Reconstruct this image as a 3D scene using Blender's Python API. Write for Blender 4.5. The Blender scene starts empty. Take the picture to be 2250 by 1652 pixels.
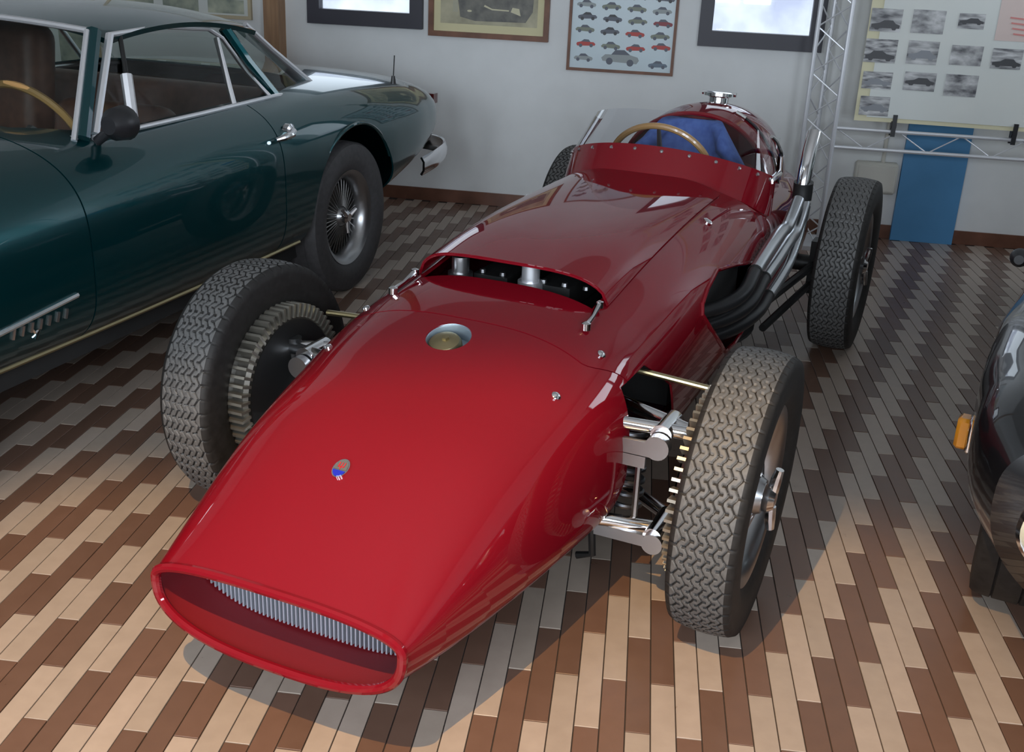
import bpy, bmesh, math, random
import numpy as np
from mathutils import Vector, Matrix
random.seed(7); rng = np.random.default_rng(7)
PI = math.pi
S = 1.515                      # camera height in metres
scene = bpy.context.scene
COL = scene.collection

# ------------------------------------------------------------------ camera
FPX, PITCH, ROLL, IW, IH = 2396.2, .37635, .04611, 2250, 1652
cam_d = bpy.data.cameras.new('camera'); cam = bpy.data.objects.new('camera', cam_d); COL.objects.link(cam)
cam_d.sensor_fit = 'HORIZONTAL'; cam_d.sensor_width = 36.0; cam_d.lens = FPX * 36.0 / IW
cam_d.clip_start = .05; cam_d.clip_end = 200
YAW = .1603                     # the back wall lies along x; the camera looks this far to its left
def rz(v): v = Vector(v); c, s_ = math.cos(YAW), math.sin(YAW); return Vector((v.x * c - v.y * s_, v.x * s_ + v.y * c, v.z))
fw = rz((0, math.cos(PITCH), -math.sin(PITCH))); up0 = rz((0, math.sin(PITCH), math.cos(PITCH))); rt0 = rz((1, 0, 0))
cr, sr = math.cos(ROLL), math.sin(ROLL)
rt = rt0 * cr + up0 * sr; up = -rt0 * sr + up0 * cr
M = Matrix((rt, up, -fw)).transposed().to_4x4(); M.translation = Vector((0, 0, S))
cam.matrix_world = M
scene.camera = cam

# ------------------------------------------------------------------ world, light, exposure
scene.view_settings.view_transform = 'Standard'
scene.view_settings.look = 'None'
scene.view_settings.gamma = 1.0
scene.view_settings.use_curve_mapping = False
scene.view_settings.exposure = 0.0
scene.cycles.use_denoising = True
scene.cycles.max_bounces = 8
scene.cycles.transparent_max_bounces = 16
scene.cycles.caustics_reflective = False
scene.cycles.caustics_refractive = False
world = bpy.data.worlds.new('world'); scene.world = world; world.use_nodes = True
bg = world.node_tree.nodes['Background']; bg.inputs[0].default_value = (.80, .88, 1.0, 1); bg.inputs[1].default_value = 2.2

def area(name, loc, rot, sx, sy, power, col):
    d = bpy.data.lights.new(name, 'AREA'); d.shape = 'RECTANGLE'; d.size = sx; d.size_y = sy; d.energy = power; d.color = col
    o = bpy.data.objects.new(name, d); COL.objects.link(o); o.location = loc; o.rotation_euler = rot
    return o
WA = 0.0
WC, WS = math.cos(WA), math.sin(WA)
WY = 4.40997 * S * math.cos(YAW)  # distance of the back wall from the camera
def wall_pt(x, z, off=0.0):     # a point on the back wall: x along it, off towards the room
    return Vector((x * WC + (WY - off) * WS, -x * WS + (WY - off) * WC, z))
DAY = (.80, .90, 1.0)
def room(x, y, z):              # room coordinates: y = 0 at the back wall, negative towards the camera
    return wall_pt(x, z, -y)
ROOM_X0, ROOM_X1, ROOM_Y0, ROOM_H = -6.0, 3.8, -7.45, 3.7
# daylight through the openings of the place
FRONT_X = (-2.2, -.95, .3, 1.55)
for xx in FRONT_X:
    area('front_window_daylight', room(xx, ROOM_Y0 - .05, 1.62), (-PI / 2, 0, -WA + PI), .8, 1.4, 72, DAY)
RIGHT_Y = (-1.25,)
for yy in RIGHT_Y:
    area('side_window_daylight', room(ROOM_X1 + .05, yy, 1.95), (0, PI / 2, -WA), 1.3, 1.9, 26, DAY)
for i, yy in enumerate((-2.4, -5.2)):
    area('left_window_daylight', room(ROOM_X0 - .05, yy, 2.3), (0, -PI / 2, -WA), .7, 1.0, 8, DAY)

# ------------------------------------------------------------------ pixel helpers (the photograph is 2250 x 1652)
def ray(px, py):
    a = (px - IW / 2) / FPX; b = (py - IH / 2) / FPX
    return (fw + rt * a - up * b)
CAMP = Vector((0, 0, S))
def to_px(p):
    d = Vector(p) - CAMP; k = d.dot(fw)
    return (IW / 2 + FPX * d.dot(rt) / k, IH / 2 - FPX * d.dot(up) / k)
def on_wall(px, py, off=0.0):   # -> (x along the wall, z)
    d = ray(px, py); n = Vector((WS, WC, 0))
    k = (WY - off) / d.dot(n); P = CAMP + d * k
    return P.x * WC - P.y * WS, P.z
class Frame:                    # a car frame: local x across, local y rearward, z up
    def __init__(s, ox, oy, yaw):
        yaw -= YAW; s.o = rz((ox, oy, 0)); s.yaw = yaw
        s.x = Vector((math.cos(yaw), -math.sin(yaw), 0)); s.y = Vector((math.sin(yaw), math.cos(yaw), 0))
    def pix(s, px, py, t=None, y=None, z=None):
        d = ray(px, py); c = CAMP - s.o
        D = Vector((d.dot(s.x), d.dot(s.y), d.z)); Cc = Vector((c.dot(s.x), c.dot(s.y), c.z))
        k = (t - Cc.x) / D.x if t is not None else (y - Cc.y) / D.y if y is not None else (z - Cc.z) / D.z
        return Cc + D * k

# ------------------------------------------------------------------ materials
MATS = {}
def mat(name, col, rough=.5, metal=0., coat=0., spec=.5, coat_rough=.03):
    if name in MATS: return MATS[name]
    m = bpy.data.materials.new(name); m.use_nodes = True; b = m.node_tree.nodes['Principled BSDF']
    b.inputs['Base Color'].default_value = (*col, 1); b.inputs['Roughness'].default_value = rough
    b.inputs['Metallic'].default_value = metal; b.inputs['Coat Weight'].default_value = coat
    b.inputs['Coat Roughness'].default_value = coat_rough; b.inputs['Specular IOR Level'].default_value = spec
    MATS[name] = m; return m
def nodes(m): return m.node_tree.nodes, m.node_tree.links, m.node_tree.nodes['Principled BSDF']
def mottle(m, scale, c1, c2, coord='Object', detail=4, bump=0., rough=None, stretch=None):
    n, l, b = nodes(m)
    tc = n.new('ShaderNodeTexCoord'); nz = n.new('ShaderNodeTexNoise'); nz.inputs['Scale'].default_value = scale; nz.inputs['Detail'].default_value = detail
    if stretch:
        mp = n.new('ShaderNodeMapping'); mp.inputs['Scale'].default_value = stretch
        l.new(tc.outputs[coord], mp.inputs[0]); l.new(mp.outputs[0], nz.inputs['Vector'])
    else: l.new(tc.outputs[coord], nz.inputs['Vector'])
    r = n.new('ShaderNodeValToRGB'); r.color_ramp.elements[0].color = (*c1, 1); r.color_ramp.elements[1].color = (*c2, 1)
    r.color_ramp.elements[0].position = .3; r.color_ramp.elements[1].position = .7
    l.new(nz.outputs['Fac'], r.inputs[0]); l.new(r.outputs[0], b.inputs['Base Color'])
    if bump:
        bp = n.new('ShaderNodeBump'); bp.inputs['Strength'].default_value = bump; bp.inputs['Distance'].default_value = .002
        l.new(nz.outputs['Fac'], bp.inputs['Height']); l.new(bp.outputs[0], b.inputs['Normal'])
    return m
RED = mat('red_paint', (.185, .0042, .0105), .45, 0, 1.0, .0, .03)
REDM = mat('red_duct_paint', (.18, .004, .009), .6)
GREEN = mat('green_metallic_paint', (.002, .054, .062), .30, .7, 1.0, .2, .02)
BLACKP = mat('black_paint', (.004, .004, .005), .3, 0, 1.0, .4, .02)
CHROME = mat('chrome', (.82, .82, .84), .12, 1.0)
TRIM = mat('bright_trim', (.92, .92, .95), .38, .85)
FINM = mat('fin_metal', (.42, .39, .33), .4, .85)
WIRE = mat('spoke_wire', (.30, .29, .28), .35, .9)
STEEL = mat('dull_steel', (.45, .45, .46), .32, 1.0)
PIPE = mat('exhaust_steel', (.55, .57, .60), .25, 1.0)
BRONZE = mat('brass', (.45, .38, .22), .35, 1.0)
DARK = mat('black_iron', (.012, .012, .012), .45)
BLACKPL = mat('black_plastic', (.015, .015, .017), .4)
RUBBER = mottle(mat('tyre_rubber', (.03, .03, .03), .62, 0, 0, .35), 60, (.012, .011, .010), (.022, .020, .019))
TREAD = mottle(mat('tread_rubber', (.1, .1, .1), .55, 0, 0, .45), 90, (.080, .078, .076), (.115, .113, .110))
LEATHER = mottle(mat('brown_leather', (.12, .045, .025), .5), 25, (.085, .032, .018), (.15, .06, .034), bump=.2)
BLUECLOTH = mottle(mat('blue_cloth', (.04, .08, .30), .8), 40, (.05, .10, .32), (.085, .16, .44), bump=.3)
WOODRIM = mat('varnished_wood', (.45, .25, .09), .25, 0, .6)
WOOD = mottle(mat('oak_post', (.30, .17, .09), .6), 6, (.24, .13, .07), (.36, .21, .11), stretch=(8, 8, .6))
WOODF = mottle(mat('brown_frame', (.15, .06, .03), .5), 12, (.12, .045, .022), (.20, .08, .04))
WALL = mottle(mat('white_plaster', (.66, .68, .68), .9), 3, (.72, .73, .725), (.80, .81, .81), bump=.15)
CEIL = mat('ceiling_plaster', (.55, .54, .52), .9)
SKIRT = mottle(mat('skirting_tile', (.14, .06, .035), .35), 9, (.12, .05, .03), (.19, .08, .05))
GROUT = mat('grout', (.055, .045, .040), .8)
WFRAME = mat('window_frame_paint', (.035, .033, .045), .5)
IVORY = mat('ivory_plastic', (.60, .58, .52), .5)
BLUEP = mottle(mat('blue_panel_paint', (.07, .25, .48), .55), 4, (.065, .23, .44), (.08, .27, .52))
ALU = mat('aluminium_tube', (.70, .71, .74), .4, .45)
ORANGE = mat('amber_lens', (.75, .28, .02), .2, 0, .5)
DUCT = mat('dark_interior', (.02, .02, .02), .8)

def tile_mat(name, c1, c2):
    m = mat(name, c1, .30, 0, 0, .5); n, l, b = nodes(m)
    oi = n.new('ShaderNodeObjectInfo'); ge = n.new('ShaderNodeNewGeometry'); ad = n.new('ShaderNodeMath'); ad.operation = 'ADD'
    fr = n.new('ShaderNodeMath'); fr.operation = 'FRACT'
    l.new(oi.outputs['Random'], ad.inputs[0]); l.new(ge.outputs['Random Per Island'], ad.inputs[1]); l.new(ad.outputs[0], fr.inputs[0])
    r = n.new('ShaderNodeValToRGB'); r.color_ramp.elements[0].color = (*c1, 1); r.color_ramp.elements[1].color = (*c2, 1)
    l.new(fr.outputs[0], r.inputs[0])
    nz = n.new('ShaderNodeTexNoise'); nz.inputs['Scale'].default_value = 22; nz.inputs['Detail'].default_value = 6
    l.new(ge.outputs['Position'], nz.inputs['Vector'])
    mx = n.new('ShaderNodeMix'); mx.data_type = 'RGBA'; mx.blend_type = 'MULTIPLY'; mx.inputs[0].default_value = .35
    l.new(r.outputs[0], mx.inputs[6])
    r2 = n.new('ShaderNodeValToRGB'); r2.color_ramp.elements[0].position = .3; r2.color_ramp.elements[0].color = (.72, .70, .68, 1); r2.color_ramp.elements[1].position = .7
    l.new(nz.outputs['Fac'], r2.inputs[0]); l.new(r2.outputs[0], mx.inputs[7]); l.new(mx.outputs[2], b.inputs['Base Color'])
    mr = n.new('ShaderNodeMapRange'); mr.inputs[3].default_value = .22; mr.inputs[4].default_value = .42
    l.new(nz.outputs['Fac'], mr.inputs[0]); l.new(mr.outputs[0], b.inputs['Roughness'])
    return m
TILE_L = tile_mat('buff_tile', (.37, .30, .245), (.44, .355, .295))
TILE_D = tile_mat('brown_tile', (.140, .080, .056), (.180, .102, .072))

def glass(name, tint, refl=1.0, ior=1.45):
    m = bpy.data.materials.new(name); m.use_nodes = True; n = m.node_tree.nodes; l = m.node_tree.links
    n.remove(n['Principled BSDF']); out = n['Material Output']
    t = n.new('ShaderNodeBsdfTransparent'); t.inputs[0].default_value = (*tint, 1)
    g = n.new('ShaderNodeBsdfGlossy'); g.inputs['Roughness'].default_value = .02
    f = n.new('ShaderNodeFresnel'); f.inputs[0].default_value = ior
    k = n.new('ShaderNodeMath'); k.operation = 'MULTIPLY'; k.inputs[1].default_value = refl; l.new(f.outputs[0], k.inputs[0])
    mx = n.new('ShaderNodeMixShader'); l.new(k.outputs[0], mx.inputs[0]); l.new(t.outputs[0], mx.inputs[1]); l.new(g.outputs[0], mx.inputs[2]); l.new(mx.outputs[0], out.inputs[0])
    return m
GLASS = glass('window_glass', (.94, .96, .96))
CARGLASS = glass('car_glass', (.82, .88, .86))
PERSPEX = glass('perspex', (.93, .94, .97), 1.3)

# ------------------------------------------------------------------ mesh helpers
def link(o, parent=None):
    COL.objects.link(o)
    if parent: o.parent = parent
    return o
def mesh(name, V, F, m, parent=None, smooth=True, angle=35, mi=None):
    me = bpy.data.meshes.new(name); me.from_pydata([tuple(v) for v in V], [], [tuple(f) for f in F])
    for x in (m if isinstance(m, (list, tuple)) else [m]): me.materials.append(x)
    if mi is not None: me.polygons.foreach_set('material_index', mi)
    if smooth:
        me.polygons.foreach_set('use_smooth', [True] * len(me.polygons))
        if angle: me.set_sharp_from_angle(angle=math.radians(angle))
    me.update()
    return link(bpy.data.objects.new(name, me), parent)
def empty(name, loc=(0, 0, 0), rz=0., parent=None):
    o = bpy.data.objects.new(name, None); o.empty_display_size = .1; o.location = loc; o.rotation_euler = (0, 0, rz)
    return link(o, parent)
def tag(o, label, cat, group=None):
    o['label'] = label; o['category'] = cat
    if group: o['group'] = group
    return o
def struct(o): o['kind'] = 'structure'; return o
class MB:
    def __init__(s): s.V = []; s.F = []; s.I = []; s.k = 0
    def add(s, V, F):
        b = len(s.V); s.V += [Vector(v) for v in V]; s.F += [tuple(i + b for i in f) for f in F]; s.I += [s.k] * len(F); return s
    def box(s, c, d, rot=None):
        x, y, z = (q / 2 for q in d); V = [Vector((sx * x, sy * y, sz * z)) for sz in (-1, 1) for sy in (-1, 1) for sx in (-1, 1)]
        if rot is not None: V = [rot @ v for v in V]
        return s.add([v + Vector(c) for v in V], [(0, 2, 3, 1), (4, 5, 7, 6), (0, 1, 5, 4), (2, 6, 7, 3), (0, 4, 6, 2), (1, 3, 7, 5)])
    def tube(s, P, r, n=10, caps=True, closed=False):
        P = [Vector(p) for p in P]; R = r if isinstance(r, (list, tuple)) else [r] * len(P)
        V = []; N = len(P); prev = None
        for i, p in enumerate(P):
            a = P[(i - 1) % N] if (closed or i > 0) else p; b = P[(i + 1) % N] if (closed or i < N - 1) else p
            d = (b - a).normalized()
            if prev is None:
                u = d.cross(Vector((0, 0, 1)));
                if u.length < 1e-3: u = d.cross(Vector((1, 0, 0)))
            else: u = prev - d * prev.dot(d)
            u.normalize(); w = d.cross(u); prev = u
            V += [p + (u * math.cos(2 * PI * j / n) + w * math.sin(2 * PI * j / n)) * R[i] for j in range(n)]
        F = [(i * n + j, i * n + (j + 1) % n, ((i + 1) % N) * n + (j + 1) % n, ((i + 1) % N) * n + j) for i in range(N if closed else N - 1) for j in range(n)]
        if caps and not closed: F += [tuple(range(n))[::-1], tuple((N - 1) * n + j for j in range(n))]
        return s.add(V, F)
    def cyl(s, a, b, r, n=16, r2=None): return s.tube([a, b], [r, r if r2 is None else r2], n)
    def lathe(s, prof, c=(0, 0, 0), ax=(1, 0, 0), n=32, close=False):   # prof: (along the axis, radius)
        ax = Vector(ax).normalized(); u = ax.cross(Vector((0, 0, 1)))
        if u.length < 1e-3: u = ax.cross(Vector((0, 1, 0)))
        u.normalize(); w = ax.cross(u); c = Vector(c); m = len(prof)
        V = [c + ax * a + (u * math.cos(2 * PI * j / n) + w * math.sin(2 * PI * j / n)) * r for j in range(n) for a, r in prof]
        F = [(j * m + i, j * m + (i + 1) % m, ((j + 1) % n) * m + (i + 1) % m, ((j + 1) % n) * m + i) for j in range(n) for i in range(m if close else m - 1)]
        return s.add(V, F)
    def grid(s, G):                                                    # G: rows of points
        a, b = len(G), len(G[0])
        return s.add([p for r in G for p in r], [(i * b + j, i * b + j + 1, (i + 1) * b + j + 1, (i + 1) * b + j) for i in range(a - 1) for j in range(b - 1)])
    def plate(s, G, th):                                               # a grid with thickness th along its normals
        a, b = len(G), len(G[0]); G = [[Vector(p) for p in r] for r in G]; H = []
        for i in range(a):
            row = []
            for j in range(b):
                du = G[min(i + 1, a - 1)][j] - G[max(i - 1, 0)][j]; dv = G[i][min(j + 1, b - 1)] - G[i][max(j - 1, 0)]
                n = du.cross(dv); n = n.normalized() if n.length > 1e-9 else Vector((0, 0, 1)); row.append(G[i][j] - n * th)
            H.append(row)
        k = a * b; V = [p for r in G for p in r] + [p for r in H for p in r]
        F = [(i * b + j, i * b + j + 1, (i + 1) * b + j + 1, (i + 1) * b + j) for i in range(a - 1) for j in range(b - 1)]
        F += [tuple(k + q for q in f[::-1]) for f in F]
        ring = [j for j in range(b)] + [i * b + b - 1 for i in range(1, a)] + [(a - 1) * b + j for j in range(b - 2, -1, -1)] + [i * b for i in range(a - 2, 0, -1)]
        F += [(ring[(i + 1) % len(ring)], ring[i], k + ring[i], k + ring[(i + 1) % len(ring)]) for i in range(len(ring))]
        return s.add(V, F)
    def prism(s, poly, a, b, fn):                                      # poly (u,v) between depths a and b; fn(u,v,d) -> point
        n = len(poly); V = [fn(u, v, a) for u, v in poly] + [fn(u, v, b) for u, v in poly]
        return s.add(V, [tuple(range(n))[::-1], tuple(range(n, 2 * n))] + [(i, (i + 1) % n, n + (i + 1) % n, n + i) for i in range(n)])
    def build(s, name, m, parent=None, smooth=True, angle=35): return mesh(name, s.V, s.F, m, parent, smooth, angle, s.I if isinstance(m, (list, tuple)) else None)
def fix_normals(o):
    bm = bmesh.new(); bm.from_mesh(o.data); bmesh.ops.recalc_face_normals(bm, faces=bm.faces); bm.to_mesh(o.data); bm.free()
def boolean(o, cutters, angle=35):
    fix_normals(o)
    for c in cutters:
        fix_normals(c); md = o.modifiers.new('cut', 'BOOLEAN'); md.operation = 'DIFFERENCE'; md.solver = 'EXACT'; md.object = c
    dg = bpy.context.evaluated_depsgraph_get(); me = bpy.data.meshes.new_from_object(o.evaluated_get(dg))
    o.modifiers.clear(); old = o.data; o.data = me; me.name = o.name
    for c in cutters: bpy.data.objects.remove(c)
    me.polygons.foreach_set('use_smooth', [True] * len(me.polygons)); me.set_sharp_from_angle(angle=math.radians(angle))
def hermite(xs, ys, x):
    xs = np.asarray(xs, float); ys = np.asarray(ys, float); o = np.argsort(xs); xs = xs[o]; ys = ys[o]
    h = np.diff(xs); d = np.diff(ys) / h; m = np.zeros(len(xs)); m[0] = d[0]; m[-1] = d[-1]
    m[1:-1] = (d[:-1] * h[1:] + d[1:] * h[:-1]) / (h[1:] + h[:-1])
    x = np.clip(x, xs[0], xs[-1]); i = np.clip(np.searchsorted(xs, x) - 1, 0, len(h) - 1); t = (x - xs[i]) / h[i]; hh = h[i]
    return (1 + 2 * t) * (1 - t) ** 2 * ys[i] + t * (1 - t) ** 2 * hh * m[i] + t * t * (3 - 2 * t) * ys[i + 1] + t * t * (t - 1) * hh * m[i + 1]
def smoothstep(a, b, x): t = np.clip((x - a) / (b - a), 0, 1); return t * t * (3 - 2 * t)
class Loft:                     # super-ellipse sections along s; point(s, phi) in car coordinates (t, s, z)
    def __init__(s, ST, hw, zt, zb, zw, nt, nb): s.a = [np.array(q, float) for q in (ST, hw, zt, zb, zw, nt, nb)]
    def __call__(s, ss, ph, inset=0.):
        ST = s.a[0]; hw, zt, zb, zw, nt, nb = (hermite(ST, q, ss) for q in s.a[1:])
        hw = np.maximum(hw - inset, .004); zt = zt - inset; zb = zb + inset
        c, sn = np.cos(ph), np.sin(ph); n = np.where(sn >= 0, nt, nb)
        t = hw * np.sign(c) * np.abs(c) ** (2 / n)
        z = np.where(sn >= 0, zw + (zt - zw) * np.abs(sn) ** (2 / nt), zw - (zw - zb) * np.abs(sn) ** (2 / nb))
        return t, z
    def shell(s, s0, s1, ns, npf, th, cap0=False, cap1=False):         # s0, s1: numbers or functions of phi
        ph = np.linspace(0, 2 * PI, npf, endpoint=False)
        a = s0(ph) if callable(s0) else np.full(npf, s0); b = s1(ph) if callable(s1) else np.full(npf, s1)
        V = []
        for ins in (0, th):
            for k in np.linspace(0, 1, ns):
                ss = a + (b - a) * k; t, z = s(ss, ph, ins); V += list(zip(t, -ss, z))
        F = []; off = ns * npf
        for i in range(ns - 1):
            for j in range(npf):
                q = (i * npf + j, i * npf + (j + 1) % npf, (i + 1) * npf + (j + 1) % npf, (i + 1) * npf + j)
                F.append(q); F.append(tuple(off + x for x in q[::-1]))
        for i in (0, ns - 1):
            for j in range(npf):
                q = (i * npf + j, i * npf + (j + 1) % npf, off + i * npf + (j + 1) % npf, off + i * npf + j); F.append(q if i else q[::-1])
        return V, F
    def at(s, ss, t):           # surface height on the top half at lateral t
        hw, zt, zb, zw, nt, nb = (float(hermite(s.a[0], q, np.array([ss]))[0]) for q in s.a[1:])
        return zw + (zt - zw) * max(0., 1 - abs(t / hw) ** nt) ** (1 / nt)

# ------------------------------------------------------------------ the room
def rbox(name, x0, x1, y0, y1, z0, z1, m, cuts=()):
    b = MB(); b.box(((x0 + x1) / 2, (y0 + y1) / 2, (z0 + z1) / 2), (x1 - x0, y1 - y0, z1 - z0)); o = b.build(name, m, None, False)
    o.rotation_euler = (0, 0, -WA); o.location = wall_pt(0, 0)
    if cuts:
        cs = []
        for (a0, a1, b0, b1, c0, c1) in cuts:
            c = MB().box(((a0 + a1) / 2, (b0 + b1) / 2, (c0 + c1) / 2), (a1 - a0, b1 - b0, c1 - c0)).build('cut', m, None, False)
            c.rotation_euler = o.rotation_euler; c.location = o.location; cs.append(c)
        bpy.context.view_layer.update(); boolean(o, cs); o.data.polygons.foreach_set('use_smooth', [False] * len(o.data.polygons))
    return struct(o)
WX = -1.066                     # x of the wall measured from the foot of the camera's perpendicular
BW = [(-1.337 + WX, -.63 + WX, 1.025), (.985 + WX, 1.674 + WX, 1.025)]    # the two windows of the back wall: x0, x1, sill
WTOP = 1.95
wb = rbox('wall_back', ROOM_X0, ROOM_X1, 0, .25, 0, ROOM_H, WALL, [(a, b, -.1, .4, c, WTOP) for a, b, c in BW])
rbox('wall_left', ROOM_X0 - .25, ROOM_X0, ROOM_Y0, .25, 0, ROOM_H, WALL, [(ROOM_X0 - .4, ROOM_X0 + .1, y - .5, y + .5, 1.95, 2.65) for y in (-2.4, -5.2)])
rbox('wall_right', ROOM_X1, ROOM_X1 + .25, ROOM_Y0, .25, 0, ROOM_H, WALL, [(ROOM_X1 - .1, ROOM_X1 + .4, y - .95, y + .95, 1.3, 2.6) for y in RIGHT_Y])
rbox('wall_front', ROOM_X0 - .25, ROOM_X1 + .25, ROOM_Y0 - .25, ROOM_Y0, 0, ROOM_H, WALL, [(x - .4, x + .4, ROOM_Y0 - .4, ROOM_Y0 + .1, .92, 2.32) for x in FRONT_X])
rbox('ceiling', ROOM_X0 - .25, ROOM_X1 + .25, ROOM_Y0 - .25, .25, ROOM_H, ROOM_H + .2, CEIL)
floor = rbox('floor', ROOM_X0 - .25, ROOM_X1 + .25, ROOM_Y0 - .25, .25, -.2, -.004, GROUT)
rbox('baseboard_back', ROOM_X0, ROOM_X1, -.012, 0, 0, .078, SKIRT)
rbox('baseboard_right', ROOM_X1 - .012, ROOM_X1, ROOM_Y0, 0, 0, .078, SKIRT)
rbox('ground_outside', -14, 14, .3, 16, -.2, -.05, mat('pale_gravel', (.75, .74, .72), .9))
rbox('wall_outside', -9, 9, 6.0, 6.2, -.05, 2.4, mottle(mat('garden_wall', (.7, .7, .75), .9), 2.2, (.55, .56, .68), (.95, .95, .97)))
for i, (a, b, c) in enumerate(BW):
    w = struct(empty('window_%d' % (i + 1), wall_pt((a + b) / 2, c), -WA)); h = (b - a) / 2; H = WTOP - c; fwd = .075
    f = MB()
    for sx in (-1, 1): f.box((sx * (h - fwd / 2), -.01, H / 2), (fwd, .07, H))
    f.box((0, -.01, fwd / 2 + .005), (2 * h - 2 * fwd, .07, fwd + .01)); f.box((0, -.01, H - fwd / 2), (2 * h - 2 * fwd, .07, fwd))
    f.build('window_frame', WFRAME, w, False)
    MB().box((0, .0, H / 2), (2 * h - 2 * fwd, .006, H - 2 * fwd)).build('pane', GLASS, w, False)

wn = len(BW)
def far_window(loc, rz_, w, h):  # frame with a mullion in the openings of the other walls
    global wn; wn += 1; o = struct(empty('window_%d' % wn, loc, rz_)); f = MB(); q = .06
    for x in (-w / 2 + q / 2, 0, w / 2 - q / 2): f.box((x, 0, h / 2), (q, .06, h))
    for z in (q / 2, h - q / 2): f.box((0, 0, z), (w, .06, q))
    f.build('window_frame', WFRAME, o, False)
for xx in FRONT_X: far_window(room(xx, ROOM_Y0 - .02, .92), 0, .8, 1.4)
for yy in RIGHT_Y: far_window(room(ROOM_X1 + .02, yy, 1.3), PI / 2, 1.9, 1.3)
for yy in (-2.4, -5.2): far_window(room(ROOM_X0 - .02, yy, 1.95), PI / 2, 1.0, .7)

# ------------------------------------------------------------------ wheels
def tyre_mesh(name, R, w, rim, nper, ngroove, seg=800, zig=.0062, depth=.006):
    tw = w * .39                                                       # half width of the tread
    side_o = [(tw + .012, R - .012), (w * .485, R - .032), (w * .5, R - .060), (w * .49, R - .088), (w * .43, rim + .018), (w * .36, rim + .004), (w * .33, rim - .006)]
    nl = 74; us = np.linspace(-tw, tw, nl)
    lat = np.concatenate([[-a for a, r in side_o[::-1]], us, [a for a, r in side_o]])
    rad = np.concatenate([[r for a, r in side_o[::-1]], R - .006 * (us / tw) ** 2, [r for a, r in side_o]])
    th = np.arange(seg) / seg * 2 * PI; ph = th * nper / (2 * PI); ph = ph - np.floor(ph)
    tri = np.sin(2 * PI * ph) * .9
    D = np.zeros((seg, nl)); sp = 2 * tw / ngroove
    for g in range(ngroove):
        c = -tw + sp * (g + .5) + zig * tri[:, None]; D = np.maximum(D, np.clip(1.6 - np.abs(us[None, :] - c) / .0014, 0, 1))
        for off, s0, s1 in ((.25, .0, .45), (.75, -.45, .0)):          # short cuts out of the bends
            dist = np.abs(ph - off); x = (us[None, :] - c) / sp
            D = np.maximum(D, ((dist < .055)[:, None]) & (x > s0) & (x < s1))
    rr = np.tile(rad, (seg, 1)); k = len(side_o); rr[:, k:k + nl] -= depth * D
    nr = len(lat); X = np.tile(lat, (seg, 1)); Y = rr * np.cos(th)[:, None]; Z = rr * np.sin(th)[:, None]
    V = np.stack([X, Y, Z], -1).reshape(-1, 3)
    i = np.arange(seg)[:, None]; j = np.arange(nr - 1)[None, :]; i2 = (i + 1) % seg
    F = np.stack([i * nr + j, i2 * nr + j, i2 * nr + j + 1, i * nr + j + 1], -1).reshape(-1, 4)
    me = bpy.data.meshes.new(name); me.vertices.add(len(V)); me.vertices.foreach_set('co', V.ravel())
    me.loops.add(F.size); me.loops.foreach_set('vertex_index', F.ravel().astype(np.int32)); me.polygons.add(len(F))
    me.polygons.foreach_set('loop_start', np.arange(0, F.size, 4, dtype=np.int32))
    me.materials.append(RUBBER); me.materials.append(TREAD)
    mi = np.zeros((seg, nr - 1), np.int32); mi[:, k:k + nl - 1] = (D[:, :-1] < .5)
    me.polygons.foreach_set('material_index', mi.ravel()); me.polygons.foreach_set('use_smooth', np.ones(len(F), bool)); me.update(); me.validate()
    return me
def obj(name, me, parent): return link(bpy.data.objects.new(name, me), parent)
TY_F = tyre_mesh('front_tyre', .341, .154, .212, 56, 6, zig=.0048)
TY_R = tyre_mesh('rear_tyre', .352, .172, .212, 56, 7, zig=.0048)
def race_rim(w, rim):
    b = MB(); h = w * .36
    b.lathe([(-h, rim - .010), (-h - .004, rim + .008), (-h + .008, rim + .010), (-h + .012, rim - .016), (-.02, rim - .030), (.02, rim - .030), (h - .012, rim - .016), (h - .008, rim + .010), (h + .004, rim + .008), (h, rim - .010), (h - .012, rim - .022), (.02, rim - .036), (-.02, rim - .036), (-h + .012, rim - .022)], n=64, close=True)
    return b
def spoke_set(rim, nsp, x_in, x_out, hub_r):
    b = MB()
    for k in range(nsp):
        a = 2 * PI * k / nsp; sgn = 1 if k % 2 else -1; a2 = a + sgn * .33
        b.tube([(x_in if k % 4 < 2 else x_out, hub_r * math.cos(a2), hub_r * math.sin(a2)), (.012 * sgn, (rim - .03) * math.cos(a), (rim - .03) * math.sin(a))], .0028, 5)
    return b
RIM_ME = {}
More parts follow.
